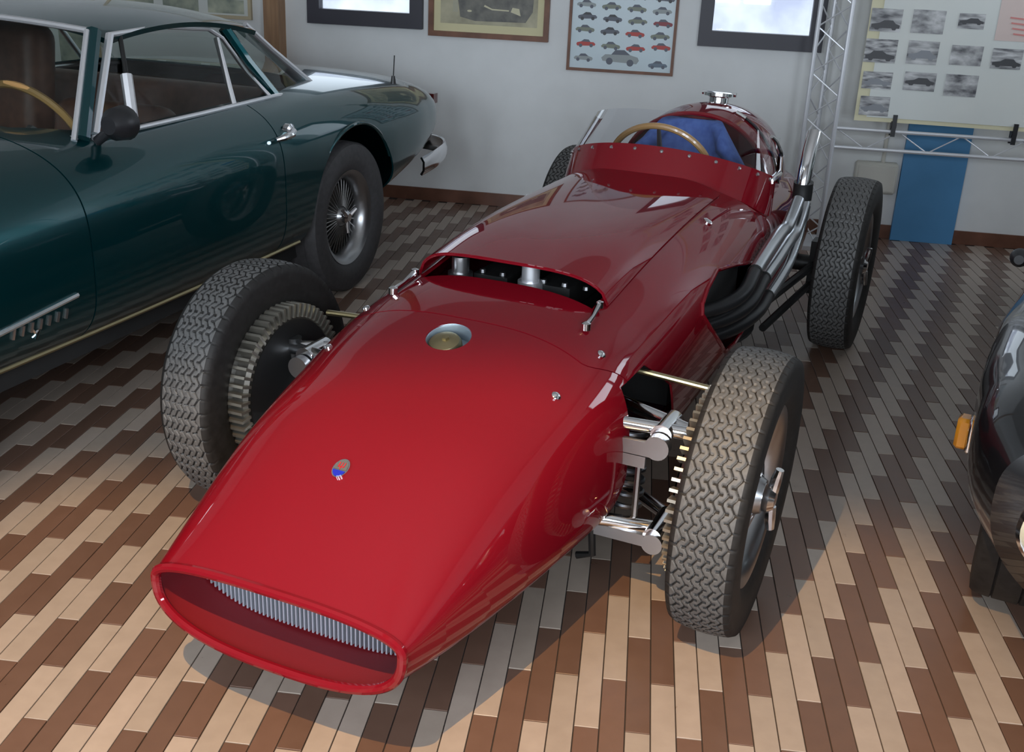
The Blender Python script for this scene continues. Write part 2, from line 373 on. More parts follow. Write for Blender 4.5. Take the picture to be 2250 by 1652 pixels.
def race_wheel(parent, name, tyre, loc, side, w, camber, front):
    t = obj('tyre', tyre, parent); t.location = loc; t.rotation_euler = (0, camber, 0 if side > 0 else PI)
    key = w
    if key not in RIM_ME:
        a = race_rim(w, .212).build('rim', STEEL); s_ = spoke_set(.212, 56, -.01, .045, .05).build('spoke_web', STEEL)
        h = MB(); h.lathe([(-.05, .0), (-.05, .052), (.035, .052), (.05, .045), (.06, .040), (.06, 0)], n=32)
        hb = h.build('hub', STEEL)
        k = MB(); k.lathe([(.06, .034), (.075, .034), (.088, .024), (.09, 0)], n=24)
        for sg in (-1, 1):
            k.tube([(.078, 0, sg * .02), (.082, 0, sg * .055), (.086, 0, sg * .078)], [.014, .013, .010], 10)
        kn = k.build('knock_off_nut', CHROME)
        d = MB(); d.lathe([(-.035, .05), (-.035, .196), (-.095, .206), (-.105, .196), (-.105, .05)], n=64)
        dr = d.build('brake_drum', mat('drum_metal', (.20, .185, .16), .45, .85))
        fn = MB(); nf = 60
        for q in range(nf):
            al = 2 * PI * q / nf; rot = Matrix.Rotation(al, 3, 'X')
            fn.box(rot @ Vector((-.082, 0, .214)), (.060, .0075, .038), rot)
        fi = fn.build('cooling_fin_ring', FINM)
        rg = MB(); rg.lathe([(-.056, .19), (-.062, .236), (-.056, .242), (-.050, .236), (-.050, .19)], n=64)
        r2 = rg.build('drum_rim', STEEL)
        bp = MB(); bp.lathe([(-.11, .19), (-.118, .15), (-.125, .07), (-.14, .05), (-.14, 0)], n=48)
        bk = bp.build('back_plate', DARK)
        RIM_ME[key] = [o.data for o in (a, s_, hb, kn, dr, fi, r2, bk)]
        for o in (a, s_, hb, kn, dr, fi, r2, bk): bpy.data.objects.remove(o)
    for nme, me in zip(('rim', 'spoke_web', 'hub', 'knock_off_nut', 'brake_drum', 'cooling_fin_ring', 'drum_rim', 'back_plate'), RIM_ME[key]):
        if not front and nme in ('cooling_fin_ring', 'drum_rim', 'brake_drum', 'back_plate'): continue
        obj(nme, me, t)
    return t

# ------------------------------------------------------------------ the red racing car
RC = Frame(-.0809, 2.5806, .4145)
car = empty('racing_car', RC.o, -RC.yaw)
tag(car, 'red vintage single seater racing car with oval nose intake and exposed wheels', 'race car')
race_wheel(car, 'wheel', TY_F, (.686, 0, .341), 1, .154, .024, True)
race_wheel(car, 'wheel', TY_F, (-.686, 0, .341), -1, .154, .024, True)
race_wheel(car, 'wheel', TY_R, (.589, 2.2213, .352), 1, .172, 0, False)
race_wheel(car, 'wheel', TY_R, (-.589, 2.2213, .352), -1, .172, 0, False)
BODY = Loft([.885, .75, .55, .3, .1, -.2, -.6, -1.0, -1.4, -1.8, -2.2, -2.6, -3.0, -3.2],
            [.291, .323, .363, .398, .420, .428, .434, .432, .424, .42, .41, .35, .17, .02],
            [.355, .445, .546, .618, .672, .722, .765, .795, .805, .79, .75, .68, .54, .45],
            [.172, .159, .150, .139, .131, .134, .137, .140, .141, .15, .17, .24, .34, .42],
            [.299, .301, .312, .321, .335, .380, .425, .457, .488, .48, .46, .45, .44, .435],
            [2.70, 2.65, 2.70, 2.90, 2.85, 2.70, 2.9, 2.8, 2.6, 2.4, 2.3, 2.2, 2.0, 2.0],
            [2.6] * 14)
def seam(ph): return .098 - .115 * smoothstep(.62, .93, np.abs(np.cos(ph))) * (np.sin(ph) > -2)
def seam_back(ph): return seam(ph) - .004
P3 = lambda t, s, z: Vector((t, -s, z))
# nose cowl
V, F_ = BODY.shell(.885, seam, 46, 128, .006); cowl = mesh('nose_cowl', V, F_, RED, car, True, 35)
susp = [(.03, .55), (-.12, .56), (-.27, .46), (-.34, .30), (-.32, .08), (.30, .08), (.24, .20), (.10, .26), (.05, .33)]
def side_cut(poly, t0, t1): return MB().prism(poly, t0, t1, lambda u, v, d: P3(d, u, v)).build('cut', RED, car, False)
capc = P3(0, .180, BODY.at(.180, 0))
nrm = Vector((0, -.33, 1)).normalized()
cut = MB().cyl(capc - nrm * .08, capc + nrm * .08, .0545, 48).build('cut', RED, car, False)
bpy.context.view_layer.update()
boolean(cowl, [cut, side_cut(susp, .2, .6), side_cut(susp, -.6, -.2)])
# rolled lip of the intake
ph = np.linspace(0, 2 * PI, 96, endpoint=False); t, z = BODY(np.full(96, .885), ph, .005)
MB().tube([P3(a, .885, b) for a, b in zip(t, z)], .0105, 10, closed=True).build('intake_lip', RED, car)
V, F_ = BODY.shell(.882, .66, 12, 96, .003); dv = Loft(*[list(q) for q in BODY.a])
V = []
for k in np.linspace(0, 1, 12):
    ss = .880 - .23 * k; t, z = BODY(np.full(96, ss), ph, .0068 + .004 * k); V += [P3(a, ss, b) for a, b in zip(t, z)]
mesh('intake_duct', V, [(i * 96 + j, (i + 1) * 96 + j, (i + 1) * 96 + (j + 1) % 96, i * 96 + (j + 1) % 96) for i in range(11) for j in range(96)], REDM, car)
# grille across the duct
gr = MB(); gs = .748; hwg = .30
for k in range(58):
    tt = -hwg + 2 * hwg * (k + .5) / 58
    ztop = BODY.at(gs, tt) - .01; zbot = .174 + .10 * (abs(tt) / .33) ** 4
    if ztop - zbot > .01: gr.box((tt, -gs + .004, (ztop + zbot) / 2), (.0036, .010, ztop - zbot))
gr.build('grille', mat('grille_metal', (.60, .66, .74), .45, .6), car, False)
MB().box((0, -gs + .05, .285), (.48, .03, .19)).build('radiator', DUCT, car, False)
# filler recess
fr = MB(); fr.lathe([(-.002, .0555), (-.006, .053), (-.045, .053), (-.05, .03), (-.05, 0)], capc, nrm, 40)
fr.build('filler_well', mat('grey_blue_metal', (.35, .42, .48), .4, .7), car)
fc = MB(); c0 = capc - nrm * .040 + Vector((-.008, -.008, 0)); fc.lathe([(0, .041), (.022, .041), (.030, .036), (.036, .018), (.037, 0)], c0, nrm, 32); fc.lathe([(.034, .010), (.043, .009), (.044, 0)], c0 + Vector((.004, .0, 0)), nrm, 6)
fc.build('filler_cap', BRONZE, car)
# badge
bs = .641; bz = BODY.at(bs, 0); sl = (BODY.at(bs - .03, 0) - BODY.at(bs + .03, 0)) / .06
bn = Vector((0, -sl, 1)).normalized(); bu = Vector((1, 0, 0)); bv = bn.cross(bu)     # bv points up the badge (rearward)
def bpt(u, v, h): return P3(0, bs, bz) + bu * u * .68 + bv * v * .60 + bn * h
b = MB(); el = [(.026 * math.cos(a), .040 * math.sin(a)) for a in np.linspace(0, 2 * PI, 40, endpoint=False)]
b.prism(el, -.004, .005, bpt); badge = b.build('badge', CHROME, car, True, 30)
e2 = [(.022 * math.cos(a), .036 * math.sin(a)) for a in np.linspace(0, 2 * PI, 60, endpoint=False)]
cutv = -.008
MB().prism([p for p in e2 if p[1] >= cutv], .0052, .0062, bpt).build('badge_field', mat('badge_silver', (.28, .28, .27), .25, .7, .5), badge)
MB().prism([p for p in e2 if p[1] < cutv], .0052, .0062, bpt).build('badge_band', mat('badge_blue', (.01, .02, .42), .25, 0, .8), badge)
tr = MB()
for x in (-.009, 0, .009): tr.box(bpt(x, .012, .0068), (.0025, .0012, .018) if False else (.0018, .012, .0012), Matrix((bu, bv, bn)).transposed())
tr.box(bpt(0, .003, .0068), (.0142, .0018, .0012), Matrix((bu, bv, bn)).transposed()); tr.box(bpt(0, -.002, .0068), (.0018, .006, .0012), Matrix((bu, bv, bn)).transposed())
tr.build('trident_emblem', mat('badge_red', (.5, .02, .03), .4), badge, False)
# middle body: from the seam to the cockpit
V, F_ = BODY.shell(seam_back, -1.36, 60, 128, .006); mid = mesh('body_side_panel', V, F_, RED, car)
exh = [(-.94, .625), (-.768, .646), (-.64, .622), (-.57, .598), (-.552, .575), (-.613, .52), (-.761, .424), (-.85, .371), (-1.029, .341), (-1.26, .36), (-1.36, .43), (-1.2, .575)]
eng = MB().box(P3(0, -.62, .72), (.49, 1.0, .5)).build('cut', RED, car, False)
bpy.context.view_layer.update()
boolean(mid, [eng, side_cut(susp, .2, .6), side_cut(susp, -.6, -.2), side_cut(exh, .30, .6)])
def side_t(s, z):               # outer half width at height z
    hw, zt, zb, zw, nt, nb = (float(hermite(BODY.a[0], q, np.array([s]))[0]) for q in BODY.a[1:])
    return hw * max(0, 1 - abs((z - zw) / (zt - zw)) ** nt) ** (1 / nt) if z > zw else hw * max(0, 1 - abs((zw - z) / (zw - zb)) ** nb) ** (1 / nb)
MB().tube([P3(side_t(s, z) + .001, s, z) for s, z in exh], .0065, 8, closed=True).build('exhaust_opening_rim', RED, car)
MB().box(P3(.20, -.9, .47), (.3, .75, .36)).build('engine_bay_wall', DUCT, car, False)
# bonnet with the raised air scoop
def bon_h(s): return .046 * float(smoothstep(-1.15, -.25, s)) + .005
rows = []
for s in np.linspace(-.115, -1.235, 44):
    hwid = .268; row = []
    for u in np.linspace(-1, 1, 41):
        tt = hwid * u; edge = max(0., 1 - abs(u) ** 6) ** .5
        ss = s - (.05 * abs(u) ** 2.5 if s > -.5 else 0) * float(smoothstep(-.5, -.115, s))
        row.append(P3(tt, ss, BODY.at(ss, tt) + .0035 + bon_h(s) * edge))
    rows.append(row)
bon = MB().plate(rows, .005).build('bonnet', RED, car); fix_normals(bon)
MB().tube([p + Vector((0, 0, -.001)) for p in rows[0]], .0028, 8).build('scoop_lip', RED, bon)
# engine seen through the scoop
eg = MB(); eg.box(P3(0, -.62, .55), (.30, .80, .14)); eg.box(P3(.09, -.62, .655), (.10, .78, .06)); eg.box(P3(-.09, -.62, .655), (.10, .78, .06)); eg.build('engine_block', DARK, car, False)
for (tt, ss) in ((.03, -.225), (-.165, -.20)):
    b = MB(); b.cyl(P3(tt, ss, .60), P3(tt, ss, .692), .034, 20); b.cyl(P3(tt, ss, .692), P3(tt, ss, .735), .024, 20); b.build('water_pipe', TRIM if tt > 0 else STEEL, car)
for k in range(7): MB().lathe([(0, .009), (.009, .008), (.012, 0)], P3(-.18 + .06 * k, -.245, .686), (0, 0, 1), 8).build('cam_cover_nut', STEEL, car)
# tail with the cockpit opening
V, F_ = BODY.shell(-1.364, -3.2, 44, 128, .006); tail = mesh('tail_panel', V, F_, RED, car)
def ell(cs, hs, ht, n=48): return [(cs + hs * math.cos(a), ht * math.sin(a)) for a in np.linspace(0, 2 * PI, n, endpoint=False)]
cc = MB().prism(ell(-1.64, .36, .335), .42, 1.2, lambda u, v, d: P3(v, u, d)).build('cut', RED, car, False)
cc2 = MB().prism(ell(-1.64, .36, .335), .42, 1.2, lambda u, v, d: P3(v, u, d)).build('cut', RED, car, False)
bpy.context.view_layer.update(); boolean(tail, [cc]); boolean(mid, [cc2])
MB().prism(ell(-1.60, .42, .36), .19, .20, lambda u, v, d: P3(v, u, d)).build('cockpit_floor', DUCT, car, False)
rim = [P3(v, u, BODY.at(u, v) + .001) for u, v in ell(-1.64, .36, .335, 64)]
MB().tube(rim, .0075, 8, closed=True).build('cockpit_rim', mat('cockpit_trim', (.30, .02, .02), .5), car)
# head fairing
HF = Loft([-1.86, -2.0, -2.3, -2.6, -2.9, -3.15], [.318, .320, .290, .215, .12, .02], [.945, .962, .935, .86, .72, .56], [.45] * 6, [.60, .60, .58, .55, .50, .47], [2.15] * 6, [2.2] * 6)
V, F_ = HF.shell(-1.86, -3.13, 30, 96, .012); hf = mesh('head_fairing', V, F_, RED, car)
cut = MB().box(P3(0, -2.5, .30), (1.2, 1.6, .75)).build('cut', RED, car, False); bpy.context.view_layer.update(); boolean(hf, [cut])
pts = []
for a in np.linspace(.12, PI - .12, 30):
    t_, z_ = HF(np.array([-1.86]), np.array([a]), .004); pts.append(P3(float(t_[0]), -1.862, float(z_[0])))
MB().tube(pts, .009, 8).build('fairing_edge', RED, hf)
# seat back and cushion
st = MB(); rows = []
for v in np.linspace(0, 1, 16):
    row = []
    for u in np.linspace(-1, 1, 25):
        hwid = .262 * (1 - .55 * max(0, v - .45) ** 2 / .3); tt = hwid * u; zz = .42 + v * .505 - .10 * abs(u) ** 3 * v
        row.append(P3(tt, -1.83 + .06 * (1 - v) + .10 * u * u + .03 * math.cos(u * 5) * 0, zz))
    rows.append(row)
st.plate(rows, -.05); seat = st.build('seat_back', BLUECLOTH, car, True, None); fix_normals(seat)
t_, z_ = HF(np.full(60, -1.93), np.linspace(0, 2 * PI, 60, endpoint=False), .012)
MB().prism([(a, b) for a, b in zip(t_, z_)], -1.93, -1.945, lambda u, v, d: P3(u, d, v)).build('cockpit_bulkhead', REDM, car, False)
MB().box(P3(0, -1.66, .33), (.42, .36, .12)).build('seat_cushion', BLUECLOTH, car, True)
# filler on the head fairing
f = MB(); c1 = P3(0, -2.16, .945); f.lathe([(-.02, .040), (.028, .040), (.034, .050), (.034, .064), (.046, .064), (.050, .05), (.050, 0)], c1, (0, .08, 1), 40); f.tube([c1 + Vector((-.07, 0, .044)), c1 + Vector((.07, 0, .044))], .009, 8)
f.build('fuel_filler', CHROME, car)
# strap along the fairing, pull handle and mirror on the flank
pts = [RC.pix(x, y, y=1.96) for x, y in ((1590, 246), (1608, 258), (1640, 286), (1672, 312), (1698, 338), (1712, 358))]
pts = []
for a in np.linspace(1.22, .22, 16):
    t_, z_ = HF(np.array([-1.98]), np.array([a]), -.004); pts.append(P3(float(t_[0]), -1.98, float(z_[0])))
MB().tube(pts, .0055, 6).build('fairing_strap', BLACKPL, car)
MB().tube(pts[:3], .009, 8).build('strap_buckle', CHROME, car)
hd = MB(); pp = [RC.pix(x, y, t=.372) for x, y in ((1692, 398), (1712, 380), (1716, 340), (1704, 308), (1696, 300))]; hd.tube(pp, [.012, .013, .011, .009, .006], 10); hd.build('cockpit_trim_strip', CHROME, car)
# windscreen: red base band and clear perspex
def scr(a, v):
    ca, sa = math.cos(a), math.sin(a); bt, bs_ = .385 * sa, -1.52 + .315 * max(ca, -.2)
    bz_ = .752 + .062 * max(ca, 0) ** 1.2; hgt = .150 + .045 * max(ca, 0); lean = .15 + .06 * (1 - ca)
    return P3(bt * (1 - .10 * v), bs_ - lean * v, bz_ + hgt * v)
aa = np.linspace(-1.62, 1.62, 61)
def bandv(a): return .24 + .20 * max(math.cos(a), 0)
def foot(a):
    p = scr(a, 0); z = BODY.at(-p.y, p.x * .985) - .006; return Vector((p.x, p.y, min(z, p.z)))
MB().plate([[foot(a) + (scr(a, bandv(a)) - foot(a)) * v for a in aa] for v in np.linspace(0, 1, 10)], .004).build('screen_base', RED, car)
ps = MB().grid([[scr(a, bandv(a) + (1 - bandv(a)) * v) for a in aa] for v in np.linspace(0, 1, 9)]).build('windscreen', PERSPEX, car, True, None)
for a in np.linspace(-1.4, 1.4, 12):
    p = scr(a, bandv(a) - .07); q = scr(a, bandv(a) - .05); nn = (scr(a + .02, .2) - scr(a - .02, .2)).cross(scr(a, .4) - scr(a, .2)).normalized()
    if nn.y > 0 and abs(a) < 1.2: nn = -nn
    MB().lathe([(-.002, .0065), (.004, .006), (.006, 0)], p + nn * (.001), nn, 8).build('screen_rivet', STEEL, car)
# steering wheel
sw = MB(); c2 = P3(-.02, -1.50, .765); ax = Vector((0, 1, .42)).normalized(); u1 = Vector((1, 0, 0)); v1 = ax.cross(u1)
if v1.z < 0: v1 = -v1
sw.tube([c2 + (u1 * math.cos(a) + v1 * math.sin(a)) * .195 for a in np.linspace(0, 2 * PI, 64, endpoint=False)], .0115, 10, closed=True); swo = sw.build('steering_wheel', WOODRIM, car)
b = MB()
for a in (PI / 2, PI * 7 / 6, PI * 11 / 6): b.tube([c2, c2 + (u1 * math.cos(a) + v1 * math.sin(a)) * .19], [.014, .007], 8)
b.lathe([(-.02, 0), (-.02, .04), (.01, .035), (.01, 0)], c2, ax, 24); b.tube([c2, c2 - ax * .45 + Vector((0, 0, -.05))], .014, 8); b.build('wheel_spoke', STEEL, swo)
# exhaust pipes on the flank
TP = .452
def pxs(L, t=TP): return [RC.pix(x, y, t=t) for x, y in L]
def smooth_path(P, n=6):
    P = [Vector(p) for p in P]; Q = []
    for i in range(len(P) - 1):
        p0, p1, p2, p3 = P[max(i - 1, 0)], P[i], P[i + 1], P[min(i + 2, len(P) - 1)]
        for k in range(n):
            t = k / n; Q.append(.5 * ((2 * p1) + (p2 - p0) * t + (2 * p0 - 5 * p1 + 4 * p2 - p3) * t * t + (3 * p1 - p0 - 3 * p2 + p3) * t ** 3))
    return Q + [P[-1]]
head = lambda s, z: P3(.30, s, z)
for L, st0 in (([(1632, 645), (1658, 598), (1690, 546), (1716, 510), (1728, 500), (1742, 470), (1754, 440)], (-.70, .50)),
               ([(1646, 668), (1678, 612), (1705, 572), (1730, 534), (1746, 512), (1758, 480), (1768, 446)], (-.74, .44)),
               ([(1660, 690), (1686, 652), (1712, 612), (1730, 580), (1745, 540), (1757, 500), (1768, 452)], (-.80, .38))):
    P = pxs(L); P = [head(*st0), (P[0] + head(*st0)) * .5 + Vector((.03, 0, 0))] + P
    Q = smooth_path(P); k = 6 * 3; MB().tube(Q[:k + 1], .0225, 14).build('exhaust_header', mat('sooty_iron', (.03, .03, .032), .35, .6), car); MB().tube(Q[k:], .0225, 14).build('exhaust_pipe', PIPE, car); MB().tube([Q[k], Q[k] + (Q[k + 1] - Q[k]).normalized() * .008], .0245, 14).build('pipe_joint', DARK, car)
P = pxs([(1761, 438), (1764, 418), (1766, 400)]); MB().tube(P, .036, 16).build('pipe_clamp', DARK, car)
P = pxs([(1764, 410), (1770, 375), (1780, 330), (1790, 292)]); MB().tube(P, .026, 18).build('tail_pipe', CHROME, car)
# suspension and chassis
MB().box(P3(0, -.05, .30), (.36, .75, .22)).build('chassis_rail', DUCT, car, False)
for sg in (1, -1):
    q = lambda t, s, z: P3(sg * t, s, z)
    def part(n, mb, m=STEEL): return mb.build(n, m, car)
    a = MB(); a.tube([q(.18, .10, .50), q(.40, .055, .475), q(.57, .01, .462)], [.013, .016, .018], 12); a.tube([q(.18, -.12, .50), q(.40, -.05, .475), q(.57, .0, .462)], [.013, .016, .018], 12); a.cyl(q(.50, .055, .462), q(.50, -.05, .462), .026, 20); part('upper_wishbone', a, CHROME)
    a = MB(); a.tube([q(.18, .17, .235), q(.40, .10, .235), q(.57, .02, .205)], [.013, .017, .018], 12); a.tube([q(.18, -.16, .235), q(.40, -.08, .235), q(.57, 0, .205)], [.013, .017, .018], 12); a.cyl(q(.515, .10, .215), q(.515, -.03, .215), .024, 20); part('lower_wishbone', a, CHROME)
    a = MB(); a.cyl(q(.57, 0, .18), q(.57, 0, .49), .022, 16); a.cyl(q(.57, 0, .341), q(.66, 0, .341), .03, 16); part('upright', a, DARK)
    a = MB(); a.tube([q(.405 + .042 * math.cos(k * .45), -.01 + .042 * math.sin(k * .45), .235 + k * .0023) for k in range(90)], .0075, 8); part('coil_spring', a, mat('spring_steel', (.12, .12, .13), .35, .9))
    a = MB(); a.box(q(.46, .075, .43), (.11, .012, .036)); a.cyl(q(.50, .085, .44), q(.50, .06, .44), .030, 24); a.box(q(.43, .075, .395), (.09, .012, .03)); part('damper_lever', a, STEEL)
    a = MB(); a.tube([q(.455, .06, .40), q(.455, .06, .24)], .008, 8); part('damper_link', a, STEEL)
    a = MB(); a.tube([q(.20, -.14, .545), q(.56, -.15, .52)], .008, 10); part('steering_link', a, BRONZE)
    a = MB(); a.box(q(.44, .10, .205), (.15, .014, .03)); a.cyl(q(.52, .115, .205), q(.52, .085, .205), .026, 24); part('anti_roll_link', a, STEEL)
    a = MB(); a.tube([q(.36, .10, .235), q(.37, .10, .13), q(.33, .10, .115)], .010, 8); part('mounting_bracket', a, DARK)
ax = MB(); ax.tube([P3(-.56, -2.2213, .33), P3(.56, -2.2213, .33)], .035, 12); ax.lathe([(-.14, 0), (-.10, .10), (.10, .10), (.14, 0)], P3(0, -2.2213, .33), (1, 0, 0), 20); ax.build('rear_axle', DARK, car)
for sg in (1, -1):
    a = MB(); a.tube([P3(sg * .40, -1.55, .33), P3(sg * .47, -2.18, .34)], .017, 8); a.tube([P3(sg * .40, -1.6, .22), P3(sg * .47, -2.2, .26)], .015, 8); a.box(P3(sg * .47, -2.2, .33), (.04, .09, .22)); a.build('radius_arm', DARK, car)
# latches and fasteners
def surf(t, s, h=.0): return P3(t, s, BODY.at(s, t) + h)
def stud(t, s, r=.011):
    p = surf(t, s, .0); e = .01; n = (surf(t + e, s) - surf(t - e, s)).cross(surf(t, s - e) - surf(t, s + e)).normalized()
    if n.z < 0: n = -n
    MB().lathe([(-.004, r), (.004, r), (.008, r * .6), (.009, 0)], p, n, 14).build('quick_release_stud', CHROME, car)
for sg in (1, -1):
    for t, s in ((.325, .02), (.30, .235), (.305, -.96)): stud(sg * t, s, .011 if s > -.5 else .016)
    b = MB(); p = [surf(sg * .268, -.02, .012), surf(sg * .266, -.07, .012), surf(sg * .262, -.125, .020)]; b.tube(p, [.007, .005, .008], 10); b.lathe([(-.01, .012), (.006, .012), (.012, 0)], p[0], (0, 0, 1), 12); b.lathe([(-.01, .010), (.006, .010), (.010, 0)], p[2], (0, 0, 1), 12); b.build('bonnet_latch', CHROME, car)

# ------------------------------------------------------------------ the green coupe
GC = Frame(-.75284, 4.81507, .333)
gcar = empty('parked_coupe', GC.o, -GC.yaw)
tag(gcar, 'dark metallic green coupe with brown leather interior and wire wheels', 'car')
GT = -.83                        # its centre line
GB = Loft([3.7, 3.3, 2.6, 1.9, 1.2, .5, 0, -.45, -.85, -1.08, -1.2], [.55, .76, .85, .86, .86, .86, .86, .855, .82, .765, .70],
          [.62, .80, .90, .935, .945, .955, .955, .93, .885, .845, .79], [.30, .24, .22, .21, .20, .20, .22, .30, .40, .46, .52],
          [.46, .50, .54, .55, .55, .55, .56, .58, .62, .655, .66], [2.6, 3.0, 3.2, 3.4, 3.6, 3.8, 3.8, 3.6, 3.4, 3.2, 3.0], [2.6, 3.0, 3.2, 3.4, 3.4, 3.4, 3.4, 3.0, 2.8, 2.5, 2.4])
def gshell(s0, s1, ns, name):
    V, F_ = GB.shell(s0, s1, ns, 140, .008); return mesh(name, [(x + GT, y, z) for x, y, z in V], F_, GREEN, gcar)
GP = lambda t, s, z: Vector((t, -s, z))
SD = .60                         # door shut line, door front line
DF = 1.715
gb = gshell(SD - .003, -1.2, 50, 'rear_quarter_panel'); gd = gshell(DF - .003, SD + .003, 30, 'door'); gf = gshell(3.7, DF + .003, 30, 'front_wing')
def disc_cut(s, z, r, t0, t1): return MB().prism([(s + r * math.cos(a), z + r * math.sin(a)) for a in np.linspace(0, 2 * PI, 48, endpoint=False)], t0, t1, lambda u, v, d: GP(d, u, v)).build('cut', GREEN, gcar, False)
def cabin(): return MB().prism([(.02, -.60), (.30, -.66), (1.40, -.66), (1.62, -.50), (1.70, 0), (1.62, .50), (1.40, .66), (.30, .66), (.02, .60)], .36, 1.2, lambda u, v, d: GP(v + GT, u, d)).build('cut', GREEN, gcar, False)
c = [cabin(), disc_cut(-.01, .36, .395, -.26, .2), disc_cut(-.01, .36, .395, -1.9, -1.40)]; c1_ = [cabin()]; c2_ = [cabin(), disc_cut(2.6, .36, .40, -.3, .2), disc_cut(2.6, .36, .40, -1.9, -1.36)]
bpy.context.view_layer.update(); boolean(gb, c); boolean(gd, c1_); boolean(gf, c2_)
# tail closing panel
t_, z_ = GB(np.full(60, -1.2), np.linspace(0, 2 * PI, 60, endpoint=False), .004)
b = MB(); b.add([GP(x + GT, -1.198, q) for x, q in zip(t_, z_)], [tuple(range(60))]); b.add([GP(x + GT, -1.19, q) for x, q in zip(t_, z_)], [tuple(range(60))]); b.build('tail_panel', GREEN, gcar, False)
# wheel arch lip
b = MB(); b.tube([GP(.005 + .02 * math.sin(a), -.01 + .40 * math.cos(a), .36 + .40 * math.sin(a)) for a in np.linspace(.75, PI - .55, 40)], .008, 8); b.build('wheel_arch_lip', GREEN, gcar)
MB().box(GP(GT, .0, .45), (1.0, .9, .5)).build('inner_wheel_house', DUCT, gcar, False)
MB().box(GP(GT, .9, .28), (1.45, 2.6, .12)).build('underbody', DUCT, gcar, False)
# wheels with individual spokes
def side_tyre(R, w, rim):
    b = MB(); tw = w * .40
    b.lathe([(w * .33, rim - .006), (w * .37, rim + .006), (w * .45, rim + .02), (w * .5, R - .07), (w * .49, R - .04), (tw + .012, R - .012), (tw, R - .003), (tw * .5, R), (tw * .45, R - .006), (tw * .4, R), (0, R), (-tw * .4, R), (-tw * .45, R - .006), (-tw * .5, R), (-tw, R - .003), (-tw - .012, R - .012), (-w * .5, R - .05), (-w * .33, rim)], n=96)
    return b
def wire_wheel(parent, loc, side, full):
    t = side_tyre(.338, .19, .205).build('tyre', mottle(mat('grey_tyre_rubber', (.05, .048, .05), .6), 50, (.045, .043, .045), (.065, .062, .065)), parent); t.location = loc; t.rotation_euler = (0, 0, 0 if side > 0 else PI)
    b = MB(); b.lathe([(.072, .200), (.078, .214), (.070, .216), (.062, .204), (.045, .186), (.0, .176), (-.05, .180), (-.05, .172), (0, .168), (.05, .178), (.066, .192)], n=72, close=True); rim_ = b.build('wheel_rim', STEEL, t)
    b = MB(); b.lathe([(-.04, .0), (-.04, .06), (.0, .05), (.035, .045), (.05, .035), (.05, 0)], n=32); b.build('hub', STEEL, t)
    b = MB(); b.lathe([(.05, .03), (.068, .03), (.078, .018), (.079, 0)], n=20)
    for k in range(3):
        a = 2 * PI * k / 3 + .4; b.tube([(.068, .02 * math.cos(a), .02 * math.sin(a)), (.074, .07 * math.cos(a), .07 * math.sin(a))], [.012, .009], 8)
    b.build('knock_off_nut', CHROME, t)
    sp = MB().tube([(.036, .047, 0), (.010, .174, 0)], .0034, 6).build('spoke', WIRE, t)
    sp.rotation_euler = (.25, 0, 0); n = 36 if full else 24
    for k in range(1, n):
        s2 = obj('spoke', sp.data, t); s2.rotation_euler = (2 * PI * k / n + .25, 0, 0)
    b = MB(); b.lathe([(-.03, .0), (-.03, .15), (-.05, .15)], n=40); b.build('brake_disc', mat('rusty_iron', (.10, .085, .07), .6, .6), t)
wire_wheel(gcar, (-.095, -.01 * -1, .338), 1, True); wire_wheel(gcar, (-1.565, .01, .338), -1, False); wire_wheel(gcar, (-.095, -2.6, .338), 1, False)
